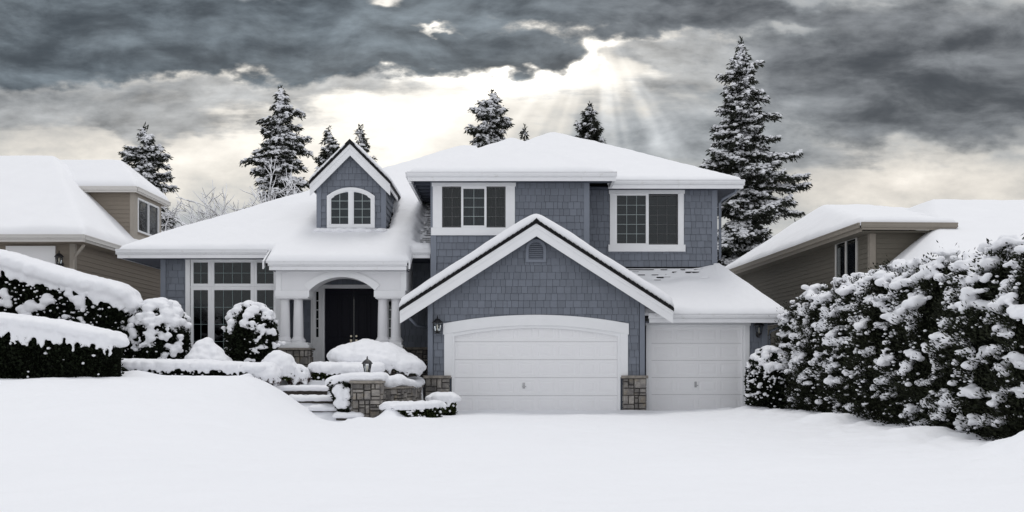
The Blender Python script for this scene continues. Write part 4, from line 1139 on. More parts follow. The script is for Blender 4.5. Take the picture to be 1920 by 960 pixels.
# dormer
ddx, ddy0, ddy1 = -14.25, 8.84, 11.9
wy0, wy1, wz0_, wz1_ = 9.20, 11.55, 6.45, 7.75
b = MB()
b.box(-18, ddx, ddy0, ddy0 + .12, 5.7, 8.0); b.box(-18, ddx, ddy1 - .12, ddy1, 5.7, 8.0)
q = wall_holes(MB(), ddy0 + .12, ddy1 - .12, 5.7, 8.0, 0, .12, [(wy0, wy1, wz0_, wz1_)]); q.mapped(lambda x, y, z: (ddx - y, x, z))
n0 = len(b.v); b.v += q.v; b.f += [tuple(i + n0 for i in f) for f in q.f]
nd = b.build('dormer', M['tan'], NL)
courses(MB(), -18, ddx - .10, 5.8, 7.98, ddy0, rh, h=.16, long=True, thick=.02).build('lap_siding', M['tan'], nd)
b = MB(); b.box(ddx - .12, ddx + .03, ddy0 - .035, ddy0 + .12, 5.9, 8.0)
for (y0, y1, z0, z1) in ((wy0 - .30, wy0, wz0_ - .1, 8.0), (wy1, wy1 + .30, wz0_ - .1, 8.0), (wy0, wy1, wz1_, 8.0), (wy0 - .3, wy1 + .3, wz0_ - .35, wz0_ - .1)):
    b.box(ddx, ddx + .025, y0, y1, z0, z1)
b.build('trim_board', M['tan_trim'], nd)
def side_window(parent, x, sgn, y0, y1, z0, z1, fm, blind, name='window'):
    """sliding window in a wall that faces along x"""
    b = MB(); f = .07; ym = (y0 + y1) / 2
    xa, xb = sorted((x - sgn * .02, x + sgn * .05))
    for (a, c, d, e_) in ((y0, y0 + f, z0, z1), (y1 - f, y1, z0, z1), (y0 + f, y1 - f, z0, z0 + f), (y0 + f, y1 - f, z1 - f, z1), (ym - .04, ym + .04, z0 + f, z1 - f)):
        b.box(xa, xb, a, c, d, e_)
    w_ = b.build(name, M[fm], parent)
    xx = x - sgn * .005
    MB().add([(xx, y0, z0), (xx, y1, z0), (xx, y1, z1), (xx, y0, z1)], [(0, 1, 2, 3)]).build('pane', M['glass'], w_, fix=False)
    xi = x - sgn * .25
    MB().add([(xi, y0 - .1, z0 - .1), (xi, y1 + .1, z0 - .1), (xi, y1 + .1, z1 + .1), (xi, y0 - .1, z1 + .1)], [(0, 1, 2, 3)]).build('interior', M['dark_room'], w_, fix=False)
    if blind:
        s = MB(); zz = z1 - .05; xi = x - sgn * .08
        while zz > z0 + .05:
            s.add([(xi, ym + .05, zz), (xi, y1 - .05, zz), (xi - sgn * .02, y1 - .05, zz - .042), (xi - sgn * .02, ym + .05, zz - .042)], [(0, 1, 2, 3)]); zz -= .056
        s.build('blind', M[blind], w_, fix=False)
side_window(nd, ddx, 1, wy0, wy1, wz0_, wz1_, 'white', 'blind')
def zd(x, y): return hipz(x, y, -22, -14.0, 8.5, 12.2, 8.0, .95, .95, .66, .66, .10)
xs = ax(-19, -14.0, .08); ys = ax(8.5, 12.2, .08)
r = snow_sheet('dormer_roof', NL, xs, ys, zd, lambda x, y: x > -40, .0, .02, 'roof_black', 0, 0, under=.07)
snow_sheet('roof_snow', r, xs, ys, zd, lambda x, y: x > -40, .22, .20, seed=8.0, drop=.05, amp=.015)
e = MB(); eave_x(e, -17.5, -13.97, 8.5, 8.04, .2); eave_y(e, -14.03, 8.54, 12.2, 8.04, 1, .2); e.build('gutter', M['pale_trim'], r)
MB().box(-18, -14.05, 8.55, 12.1, 7.86, 7.89).build('soffit', M['tan'], r)

NR = thing('neighbour_house', 'taupe lap-sided house with one side window behind the right cedar row', 'house', (10.6, .5, 0), rotz=R(2.93), local=True)
# local frame: x' away from our house, y' to the back
b = MB(); b.box(0, .2, 0, 15.5, 0, 5.35); b.box(.2, 3.5, 0, .2, 0, 5.35); b.box(.5, 12, -4.4, -4.2, 0, 3.5); b.box(.3, .5, -4.4, 0, 0, 3.5)
wr_y0, wr_y1 = .95, 2.75
wl = b.build('wall', M['taupe'], NR)
s = courses(MB(), -15.5, -.1, 2.0, 5.34, 0, rh, h=.15, long=True, thick=.02, holes=[(-wr_y1 - .08, -wr_y0 + .08, 3.75, 5.15)]); s.mapped(lambda x, y, z: (y, -x, z)); s.build('lap_siding', M['taupe'], wl)
courses(MB(), .45, 12, -.1, 3.5, -4.4, rh, h=.15, long=True, thick=.02).build('lap_siding', M['taupe'], wl)
courses(MB(), .1, 3.5, 3.6, 5.34, 0, rh, h=.15, long=True, thick=.02).build('lap_siding', M['taupe'], wl)
MB().box(-.035, .14, -.035, .14, 2, 5.35).build('corner_board', M['taupe_trim'], wl)
# window
z0w, z1w = Z(521, 2), Z(447, 2)
b = MB()
for (a, c, d, e_) in ((wr_y0, wr_y0 + .07, z0w, z1w), (wr_y1 - .07, wr_y1, z0w, z1w), (wr_y0, wr_y1, z0w - .05, z0w + .05), (wr_y0, wr_y1, z1w - .05, z1w + .05), ((wr_y0 + wr_y1) / 2 - .04, (wr_y0 + wr_y1) / 2 + .04, z0w, z1w)):
    b.box(-.06, .01, a, c, d, e_)
wv = b.build('window', M['pale_trim'], NR)
MB().box(-.03, -.024, wr_y0, wr_y1, z0w, z1w).build('pane', M['glass'], wv)
MB().box(-.012, -.006, wr_y0, wr_y1, z0w, z1w).build('interior', M['dark_room'], wv)
s = MB(); zz = z1w - .05
while zz > z0w + .06:
    s.add([(-.022, wr_y0 + .08, zz), (-.022, (wr_y0 + wr_y1) / 2 - .05, zz), (-.013, (wr_y0 + wr_y1) / 2 - .05, zz - .04), (-.013, wr_y0 + .08, zz - .04)], [(0, 1, 2, 3)]); zz -= .052
s.build('blind', M['screen_frame'], wv, fix=False)
def zr(x, y): return hipz(x, y, -.5, 30, -.5, 15.9, 5.45, .70, .7, .19, .70, .15)
xs = ax(-.5, 5.0, .1); ys = ax(-.5, 15.9, .12)
i1 = lambda x, y: x < 2.42 + (y > 2) * 3
r = snow_sheet('roof', NR, xs, ys, zr, i1, .0, .02, 'roof_black', 0, 0, under=.07)
snow_sheet('roof_snow', r, xs, ys, zr, i1, .20, .18, seed=9.0, drop=.05, amp=.02)
e = MB(); eave_y(e, -.47, -.45, 15.9, 5.50, -1, .26); eave_x(e, -.5, 2.35, -.5, 5.50, .2); e.build('gutter', M['taupe_trim'], NR)
MB().box(-.45, 0, -.42, 15.8, 5.24, 5.27).box(0, 2.4, -.42, 0, 5.241, 5.271).build('soffit', M['taupe'], NR)
def zr2(x, y): return np.minimum(hipz(x, y, -.3, 30, -5.0, 22, 3.55, .80, .8, .36, .4, .15), 6.75)
xs = ax(-.3, 12, .12); ys = ax(-5.0, 9, .12)
i2 = lambda x, y: (y < 0) | (x > 2.45)
r = snow_sheet('lower_roof', NR, xs, ys, zr2, i2, .0, .02, 'roof_black', 0, 0, under=.07)
snow_sheet('roof_snow', r, xs, ys, zr2, i2, .18, .16, seed=10.0, drop=.05, amp=.02)
e = MB(); eave_y(e, -.27, -5, 0, 3.6, -1, .2); eave_x(e, -.3, 12, -5, 3.6, .2); e.build('gutter', M['taupe_trim'], NR)

# ----------------------------------------------------------------------------
# front garden: steps, planter wall, lantern
# ----------------------------------------------------------------------------
def gz1(x, y): return float(ground_z(np.array([x]), np.array([y]))[0])
ST = thing('stone_steps', 'short flight of snow-covered stone steps beside the planter wall', 'steps', (-5.2, -3.2, 0))
rs_ = np.random.RandomState(5)
for k, (pxl, pxr, py, y) in enumerate(((630, 676, 784, -4.05), (585, 661, 770.5, -3.62), (545, 634, 752, -3.2), (505, 613, 733, -2.78))):
    x0, x1 = X(pxl, y), X(pxr, y); zt = Z(py, y) 
    b = MB().box(x0, x1, y, y + .6, zt - .25, zt + .02)
    o = b.build('step', M['step_stone'], ST, bevel=.015)
    n = int((x1 - x0) / .05)
    C_ = [(x0 + (x1 - x0) * rs_.rand(), y + .42 * rs_.rand() - .01, zt + .075 + rs_.normal(0, .012)) for _ in range(n * 5)] + [(x0 + (x1 - x0) * (i_ + rs_.rand()) / (2 * n), y - .02, zt + rs_.uniform(.055, .075)) for i_ in range(2 * n)]
    fused_snow('snow_cap', o, C_, [(.12, .11, .065 + .01 * rs_.rand()) for _ in C_], .028, 6, seed=k)
# pier
PW = thing('planter_wall', 'curved grey stone planter wall with a square pier and thick snow on top', 'wall', (-3.4, -2.4, 0))
kx0, kx1, ky0, ky1 = X(661, -3.9), X(713, -3.9), -3.9, -3.15
kzt = Z(719, -3.9)
o = MB().box(kx0, kx1, ky0, ky1, -.4, kzt).build('pier', M['mortar'], PW)
s = MB(); stones(s, kx0, kx1, -.35, kzt, lambda u, z, d: (u, ky0 - d, z), rh, big=.34)
stones(s, ky0, ky1, -.35, kzt, lambda u, z, d: (kx1 + d, u, z), rh, big=.34); stones(s, ky0, ky1, -.35, kzt, lambda u, z, d: (kx0 - d, u, z), rh, big=.34)
s.build('stone_facing', M['stone'], o)
MB().box(kx0 - .07, kx1 + .07, ky0 - .10, ky1 + .05, kzt, kzt + .07).build('cap', M['cap_stone'], o, bevel=.014)
# curved wall
A0, A1 = R(-72), R(6)
LARC = 3.1
def wcurve(s_, off=0.0):
    a = A0 + (A1 - A0) * s_ / LARC
    px, py = WC[0] + WC[2] * math.cos(a), WC[1] + WC[3] * math.sin(a)
    nxv, nyv = math.cos(a) / WC[2], math.sin(a) / WC[3]; l = math.hypot(nxv, nyv)
    return px + nxv / l * off, py + nyv / l * off
wzt = .72
def wfn(u, z, d): p = wcurve(u, d); return (p[0], p[1], z)
b = MB(); n = 28
for i in range(n):
    u0, u1 = LARC * i / n, LARC * (i + 1) / n
    q = [wcurve(u0, 0), wcurve(u1, 0), wcurve(u1, -.28), wcurve(u0, -.28)]
    b.add([(p[0], p[1], z) for z in (-.4, wzt) for p in q], [(3, 2, 1, 0), (4, 5, 6, 7), (0, 1, 5, 4), (1, 2, 6, 5), (2, 3, 7, 6), (3, 0, 4, 7)])
o2 = b.build('curved_wall', M['mortar'], PW)
stones(MB(), 0, LARC, -.35, wzt, wfn, rh, big=.42, sub=2).build('stone_facing', M['stone'], o2)
b = MB()
for i in range(n):
    u0, u1 = LARC * i / n, LARC * (i + 1) / n
    q = [wcurve(u0, .09), wcurve(u1, .09), wcurve(u1, -.34), wcurve(u0, -.34)]
    b.add([(p[0], p[1], z) for z in (wzt, wzt + .055) for p in q], [(3, 2, 1, 0), (4, 5, 6, 7), (0, 1, 5, 4), (1, 2, 6, 5), (2, 3, 7, 6), (3, 0, 4, 7)])
b.build('cap', M['cap_stone'], o2)
C_, R_ = [], []
for _ in range(420):
    u = rs_.rand() * LARC; off = rs_.uniform(-.42, .02); p = wcurve(u, off)
    C_.append((p[0], p[1], wzt + .15 + .05 * math.sin(u * 2.2) + rs_.normal(0, .01))); R_.append((.15, .15, .125))
for _ in range(260):
    C_.append((rs_.uniform(kx0 - .02, kx1 + .02), rs_.uniform(ky0 + .02, ky1 + .05), kzt + .16 + rs_.normal(0, .012))); R_.append((.13, .13, .115))
for _ in range(150):                                    # drift lying over the shrub left of the pier
    a = rs_.rand(); C_.append((kx0 - .05 - .55 * a, ky0 + .35 + rs_.uniform(-.25, .35), kzt + .13 - .10 * a * a + rs_.normal(0, .012))); R_.append((.14, .14, .12))
for _ in range(130):                                    # level snow between pier and planting
    C_.append((rs_.uniform(-4.2, -3.0), rs_.uniform(-3.2, -1.6), .92 + rs_.normal(0, .02))); R_.append((.2, .2, .14))
fused_snow('snow_cap', PW, C_, R_, .034, 7, seed=3)
# lantern on the pier
lxp, lyp = X(688.5, -3.5), -3.5
LP = thing('lantern', 'small black coach lantern standing on the snowy stone pier', 'lantern', (lxp, lyp, kzt + .2))
zb_ = Z(697.5, -3.5)
b, dims = lantern_parts(LP, lxp, lyp, zb_, .47, None); o = b.build('lantern_frame', M['black_iron'], LP); lantern_fill(LP, lxp, lyp, zb_, dims)

# ----------------------------------------------------------------------------
# clipped hedges and garden shrubs
# ----------------------------------------------------------------------------
def hedge(name, label, x0, x1, yc, hd, base, topf, leafm, cap_t, seed, group=None, clumps=0, droop=.25, leaf=.09, dens=420, bend=None, cap_over=.05, smooth=5, vox=.045, cat='hedge', dots=60, holes=0.0):
    """a clipped hedge along x with a drooping snow cap; bend(x) shifts it in y"""
    rs = np.random.RandomState(seed)
    bend = bend or (lambda x: 0 * x)
    H = thing(name, label, cat, (((x0 + x1) / 2), yc, base), group)
    # solid near-black core: the hedge's inner shade put into its colour
    nx_ = max(6, int((x1 - x0) / .12)); xs = np.linspace(x0, x1, nx_); prof = []
    n_ = 14; V = []
    for x in xs:
        e = min(1, min(x - x0, x1 - x) / hd + .02); e = math.sqrt(max(0.02, 1 - (1 - min(e, 1)) ** 2))
        zt = topf(x)
        for k in range(n_):
            a = 2 * math.pi * k / n_; c, s = math.cos(a), math.sin(a)
            sc = lambda t: math.copysign(abs(t) ** .45, t)
            V.append((x, yc + bend(x) + sc(c) * hd * .86 * e, (base - .1 + zt) / 2 + sc(s) * (zt - base + .1) / 2 * (.93 if s > 0 else 1) * (1 if e > .9 else .9 + .1 * e)))
    Fc = [(i * n_ + k, i * n_ + (k + 1) % n_, (i + 1) * n_ + (k + 1) % n_, (i + 1) * n_ + k) for i in range(nx_ - 1) for k in range(n_)]
    MB().add(V, Fc + [tuple(range(n_)), tuple(range((nx_ - 1) * n_ + n_ - 1, (nx_ - 1) * n_ - 1, -1))]).build('branches_or_dark_core', M['core'], H, True)
    # leaves over front, ends and top
    zm = np.mean([topf(x) - base for x in xs])
    area = 2 * (x1 - x0) * zm + 2 * hd * zm + (x1 - x0) * 2 * hd
    n = int(area * dens)
    x = rs.uniform(x0, x1, n); tz = rs.rand(n); side = rs.choice([-1, -1, -1, 1], n)
    e = np.sqrt(np.clip(1 - (1 - np.clip(np.minimum(x - x0, x1 - x) / hd, 0, 1)) ** 2, .01, 1))
    T = np.array([topf(v) for v in x])
    lump = .05 * fbm(np.column_stack([x * 3, tz * 4, np.full(n, seed)]), 2)
    y = yc + bend(x) + side * (hd * e * (1 - .25 * np.maximum(0, tz - .8) / .2 * .6) * rs.uniform(.86, 1.0, n) + lump)
    z = base + (T - base) * tz
    k = n // 4
    x2 = rs.uniform(x0, x1, k); e2 = np.sqrt(np.clip(1 - (1 - np.clip(np.minimum(x2 - x0, x1 - x2) / hd, 0, 1)) ** 2, .01, 1))
    y2 = yc + bend(x2) + rs.uniform(-1, 1, k) * hd * e2 * .9; z2 = np.array([topf(v) for v in x2]) - .02 - rs.rand(k) * .08
    P = np.vstack([np.column_stack([x, y, z]), np.column_stack([x2, y2, z2])])
    D = np.vstack([np.column_stack([np.where(x < x0 + hd, -.6, np.where(x > x1 - hd, .6, 0)), side * .9, np.full(n, .45)]), np.column_stack([np.zeros(k), np.zeros(k), np.ones(k)])])
    foliage_obj('foliage', H, P, D, leaf, leaf * .38, leafm, seed)
    # cap
    if cap_t > 0:
        C, Rr = [], []
        m_ = int((x1 - x0) * hd * 190)
        for _ in range(m_):
            xx = rs.uniform(x0 - .02, x1 + .02)
            e = math.sqrt(max(.05, 1 - (1 - min(1, max(0, min(xx - x0, x1 - xx) / hd))) ** 2))
            yy = yc + bend(xx) + rs.uniform(-1, 1) * (hd + cap_over) * e
            rr = cap_t * rs.uniform(.42, .52); 
            edge = abs(yy - yc - bend(xx)) / hd; edge = max(edge, 1 - e)
            C.append((xx, yy, topf(xx) + cap_t * .42 - .18 * cap_t * edge ** 3 - (.25 * cap_t if e < .6 else 0))); Rr.append((rr * 1.25, rr * 1.25, rr * .95))
        xx = x0
        while xx < x1:                               # the lower edge hangs in uneven lobes
            dr = droop * (min(abs(rs.normal(0, .55)), .8) + .35 * rs.rand() + .3 * (math.sin(xx * 2.3 + seed) + 1) * .5)
            e = math.sqrt(max(.05, 1 - (1 - min(1, max(0, min(xx - x0, x1 - xx) / hd))) ** 2))
            yy = yc + bend(xx) - (hd * .98 + cap_over * .6) * e
            q = 0.0
            while q < dr + .03:
                rr = min(.10, cap_t * .26) * (1 - .45 * q / (dr + .05)) * rs.uniform(.8, 1.15)
                C.append((xx + rs.normal(0, .02), yy - .01, topf(xx) - q + .03)); Rr.append((rr, rr * .8, rr)); q += .06
            xx += rs.uniform(.035, .07)
        fused_snow('snow_cap', H, C, Rr, vox * .85, max(3, smooth - 2), seed=seed, rough=.7)
    C, Rr = [], []
    for _ in range(clumps):
        xx = rs.uniform(x0 + .1, x1 - .05)
        if xx > x1 - 1.0 and rs.rand() < .85: continue
        t = rs.beta(2.0, 1.3); e = math.sqrt(max(.05, 1 - (1 - min(1, max(0, min(xx - x0, x1 - xx) / hd))) ** 2))
        zz = base + (topf(xx) - base) * t - .05; yy = yc + bend(xx) - hd * e * 1.0
        s_ = rs.uniform(.6, 1.5)
        for _k in range(rs.randint(3, 8)):
            rr = rs.uniform(.05, .11) * s_
            C.append((xx + rs.normal(0, .13) * s_, yy - rs.uniform(-.02, .07), zz + rs.normal(0, .06) * s_)); Rr.append((rr * 1.25, rr, rr * .85))
    if C: fused_snow('snow_clump', H, C, Rr, .034, 2, seed=seed + 1)
    if dots:
        xx = rs.uniform(x0, x1, dots); t = rs.beta(1.7, 1.2, dots); e = np.sqrt(np.clip(1 - (1 - np.clip(np.minimum(xx - x0, x1 - xx) / hd, 0, 1)) ** 2, .05, 1))
        C = np.column_stack([xx, yc + bend(xx) - hd * e * 1.0 - .02, base + (np.array([topf(v) for v in xx]) - base) * t]); rr = rs.uniform(.018, .05, (dots, 1))
        loose_snow('snow_fleck', H, C, rr * np.array([1.3, .8, .8]), seed=seed)
    return H
lin = lambda *p: (lambda x: np.interp(x, [q[0] for q in p], [q[1] for q in p]))
hedge('yew_hedge', 'tall dark hedge with a sloping snow top beside the tan house', -18, -10.5, -1.4, .85, .95,
      lin((-18, 4.6), (-14.4, 4.25), (-13.3, 3.95), (-12, 3.55), (-11, 3.30), (-10.45, 2.95)), 'yew', .43, 21, clumps=80, droop=.30, leaf=.10, vox=.05, smooth=5, dots=500)
hedge('yew_hedge', 'low black-green clipped hedge under rounded snow at the left edge of the lawn', -18, -9.62, -4.7, .62, .9,
      lin((-18, 2.5), (-12.5, 2.38), (-11, 2.20), (-10, 1.98), (-9.62, 1.88)), 'yew', .30, 22, clumps=0, droop=.36, leaf=.08, vox=.042, dots=40)
hedge('dwarf_hedge', 'long ankle-high hedge under a roll of snow in front of the tall window', X(224, -3), X(516, -3), -3, .38, .98,
      lin((-11, 1.34), (-8, 1.30), (-6.5, 1.22), (-5.9, 1.16)), 'yew', .23, 23, droop=.15, leaf=.06, vox=.036, dots=60)
hedge('boxwood_hedge', 'clipped boxwood with a flat snow slab behind the lantern', X(586, -1.9), X(716, -1.9), -1.9, .30, .85,
      lin((-6, 1.22), (-3, 1.20)), 'boxwood', .27, 24, droop=.10, leaf=.055, vox=.034, dots=12)
hb_ = lambda x: np.interp(x, [-3.3, -2.3, -1.75], [0, .15, .55])
hedge('boxwood_hedge', 'low boxwood hedge curving round the foot of the stone planter wall', -3.22, -1.78, -4.15, .38, -.08,
      lin((-3.3, .27), (-1.5, .30)), 'boxwood', .19, 25, droop=.07, leaf=.06, bend=hb_, vox=.034, dots=40)
hedge('boxwood_hedge', 'short block of boxwood tucked against the left jamb of the wide garage door', -2.22, -1.52, -2.1, .55, -.08,
      lin((-3.3, .40), (-1.5, .42)), 'boxwood', .24, 26, droop=.14, leaf=.06, vox=.034, dots=14)

def round_shrub(name, label, cx, cy, rx, z0, z1, leafm, seed, cover=.5, flat=.7, leaf=.08, dens=900, clumps=60, cat='shrub', dots=120, group=None, cap=.16, side_snow=1.0):
    rs = np.random.RandomState(seed)
    H = thing(name, label, cat, (cx, cy, z0), group)
    zc = (z0 + z1) / 2; hz = (z1 - z0) / 2
    def surf(a, s):   # s=-1..1 height
        r = rx * np.sqrt(np.clip(1 - np.abs(s) ** 2.6 * np.where(s > 0, 1, .55), .0, 1)) * (1 + .07 * fbm(np.column_stack([np.cos(a) * 1.6, np.sin(a) * 1.6, s * 2 + seed]), 2))
        return np.column_stack([cx + r * np.cos(a), cy + r * np.sin(a), zc + hz * s]), r
    V, Fs = ICO2; th = np.arctan2(V[:, 1], V[:, 0]); P0, _ = surf(th, np.clip(V[:, 2], -1, .97))
    P0 = (P0 - [cx, cy, zc]) * .88 + [cx, cy, zc]
    link('branches_or_dark_core', mesh_np('branches_or_dark_core', P0 - ORIGIN[H], Fs), M['core'], H, True)  # solid core; shade inside the shrub is painted into its colour
    n = int(4 * rx * (z1 - z0) * dens)
    a = rs.uniform(0, 2 * np.pi, n); s = rs.uniform(-1, 1, n)
    P, r = surf(a, s); k = rs.uniform(.86, 1.03, (n, 1)); P = (P - [cx, cy, zc]) * k + [cx, cy, zc]
    D = np.column_stack([np.cos(a), np.sin(a), .5 + .8 * np.clip(s, 0, 1)])
    foliage_obj('foliage', H, P, D, leaf, leaf * .38, leafm, seed)
    C, Rr = [], []
    m_ = int(rx * rx * 160)
    for _ in range(m_):                       # lid of snow
        aa = rs.rand() * 2 * math.pi; q = math.sqrt(rs.rand()) * flat
        sv = np.array([max(0.0, 1 - q ** 2.4) ** .42]); p = [cx + rx * q * math.cos(aa), cy + rx * q * math.sin(aa), zc + hz * float(sv[0])]
        if q > .45 and math.sin(p[0] * 13 + seed) * math.sin(p[1] * 11 + 2 * seed) > .35: continue
        rr = cap * rs.uniform(.4, .85); C.append((p[0], p[1], p[2] + cap * .12)); Rr.append((rr * 1.3, rr * 1.3, rr * .85))
    for _ in range(clumps):
        aa = rs.uniform(math.pi, 2 * math.pi) if rs.rand() < .75 else rs.uniform(0, math.pi)
        s_ = rs.beta(2.4, 1.2) * 1.9 - .97
        p, _r = surf(np.array([aa]), np.array([s_])); sc = rs.uniform(.6, 1.35) * side_snow
        for _k in range(rs.randint(3, 9)):
            rr = rs.uniform(.035, .085) * sc
            C.append((p[0][0] + rs.normal(0, .09) * sc, p[0][1] + rs.normal(0, .05), p[0][2] + rs.normal(0, .05) * sc)); Rr.append((rr * 1.25, rr * 1.1, rr * .9))
    if C: fused_snow('snow_cap', H, C, Rr, .030, 2, seed=seed)
    if dots:
        a = rs.uniform(np.pi, 2 * np.pi, dots); s = rs.beta(2, 1.4, dots) * 2 - 1; P, r = surf(a, s)
        rr = rs.uniform(.018, .045, (dots, 1)); loose_snow('snow_fleck', H, P, rr * np.array([1.2, 1, .8]), seed=seed)
    return H
round_shrub('globe_shrub', 'big round dark shrub with snow lid left of the tall window', X(299, -1.2), -1.2, .77, .9, Z(566, -1.2), 'yew', 31, clumps=58, cap=.19, flat=.95, dots=60)
round_shrub('globe_shrub', 'round dark shrub with patchy snow in front of the tall window by the columns', X(472, -.9), -.9, .70, .85, Z(571, -.9), 'yew', 32, clumps=52, flat=.92, cap=.16, side_snow=.85, dots=60)
round_shrub('globe_shrub', 'square-shouldered shrub freckled with snow beside the single garage', X(1442, -.75), -.75, .62, -.1, Z(655, -.75), 'yew', 33, clumps=58, flat=.96, cap=.15, dots=240, side_snow=.62)
# shrubs buried under snow
def buried(name, label, cx, cy, rx, ry, z0, z1, seed, peak=1.0, fringe=True, leafm='boxwood', skew=0.0, n=260, stems=0, rag=.10, vox=.034):
    rs = np.random.RandomState(seed); H = thing(name, label, 'shrub', (cx, cy, z0))
    C, Rr = [], []
    for _ in range(n):
        a = rs.rand() * 2 * math.pi; q = math.sqrt(rs.rand())
        xx = cx + rx * q * math.cos(a); yy = cy + ry * q * math.sin(a)
        h = (1 - q ** (2.0 * peak)) ; top = z0 + (z1 - z0) * (.30 + .70 * h) + skew * (xx - cx) + .03 * math.sin(xx * 9 + seed)
        rr = rs.choice([rs.uniform(.05, .09), rs.uniform(.09, .14)]) * min(1.1, rx / .5) 
        C.append((xx, yy, top - rr * rs.uniform(.45, .9))); Rr.append((rr * 1.25, rr * 1.2, rr))
    for _ in range(int(n * .7)):              # uneven rim
        a = rs.rand() * 2 * math.pi; q = rs.uniform(.93, 1.03)
        xx = cx + rx * q * math.cos(a); yy = cy + ry * q * math.sin(a); rr = rs.uniform(.028, .06)
        C.append((xx, yy, z0 + (z1 - z0) * .24 + skew * (xx - cx) - abs(rs.normal(0, rag)))); Rr.append((rr, rr, rr * 2.0))
    fused_snow('snow_cap', H, C, Rr, vox, 2, seed=seed)
    m_ = 1100; a = rs.uniform(0, 2 * np.pi, m_); q = rs.uniform(.6, .98, m_)
    P = np.column_stack([cx + rx * q * np.cos(a), cy + ry * q * np.sin(a), z0 - .1 + (z1 - z0) * .28 * rs.rand(m_) + skew * rx * q * np.cos(a)])
    foliage_obj('foliage', H, P, np.column_stack([np.cos(a), np.sin(a), np.full(m_, .4)]), .09, .022 if stems else .03, 'stem' if stems else leafm, seed)
    return H
buried('buried_shrub', 'pointed mound of snow over a small shrub below the tall window', X(388, -1.9), -1.9, .58, .5, 1.12, Z(631, -1.9), 41, peak=.55)
buried('buried_shrub', 'rounded snow-smothered shrub beside the left porch pedestal', X(523, -2.3), -2.3, .44, .42, 1.05, Z(656, -2.3), 42, peak=.9)
buried('buried_shrub', 'knee-high heather clump under snow next to the top step', X(561, -2.2), -2.2, .26, .26, .98, Z(682, -2.2), 43, peak=1.3, stems=1, n=120)
buried('buried_shrub', 'heather clump poking through snow at the right end of the long dwarf hedge', X(497, -3.1), -3.1, .36, .30, .98, Z(678, -3.1), 44, peak=1.2, stems=1, n=140)
buried('weeping_tree', 'wide umbrella-shaped weeping tree bowed under snow behind the lantern', X(706, -.9), -.9, 1.27, .85, 1.34, Z(641, -.9), 45, peak=.95, skew=-.13, n=1100, rag=.10, vox=.036)
# shrub spilling down left of the pier
rs2 = np.random.RandomState(9)
SH = thing('cotoneaster', 'dark leafy shrub tumbling down between the steps and stone pier', 'shrub', (-4.4, -3.6, 0))
n = 2600; t = rs2.rand(n)
P = np.column_stack([kx0 - .10 - rs2.rand(n) ** 1.2 * (.55 - .35 * (1 - t)), ky0 + .05 + rs2.uniform(-.05, .5, n), -.0 + (kzt + .05) * t])
foliage_obj('foliage', SH, P, np.column_stack([-np.ones(n), -np.ones(n) * .6, np.ones(n) * .3]), .075, .03, 'yew', 9)
C_ = [(kx0 - .12 - .35 * rs2.rand(), ky0 - .02 + rs2.uniform(0, .1), kzt * rs2.uniform(.35, .95)) for _ in range(26)]
fused_snow('snow_clump', SH, C_, [(.05 + .05 * rs2.rand(),) * 3 for _ in C_], .03, 2, seed=2)

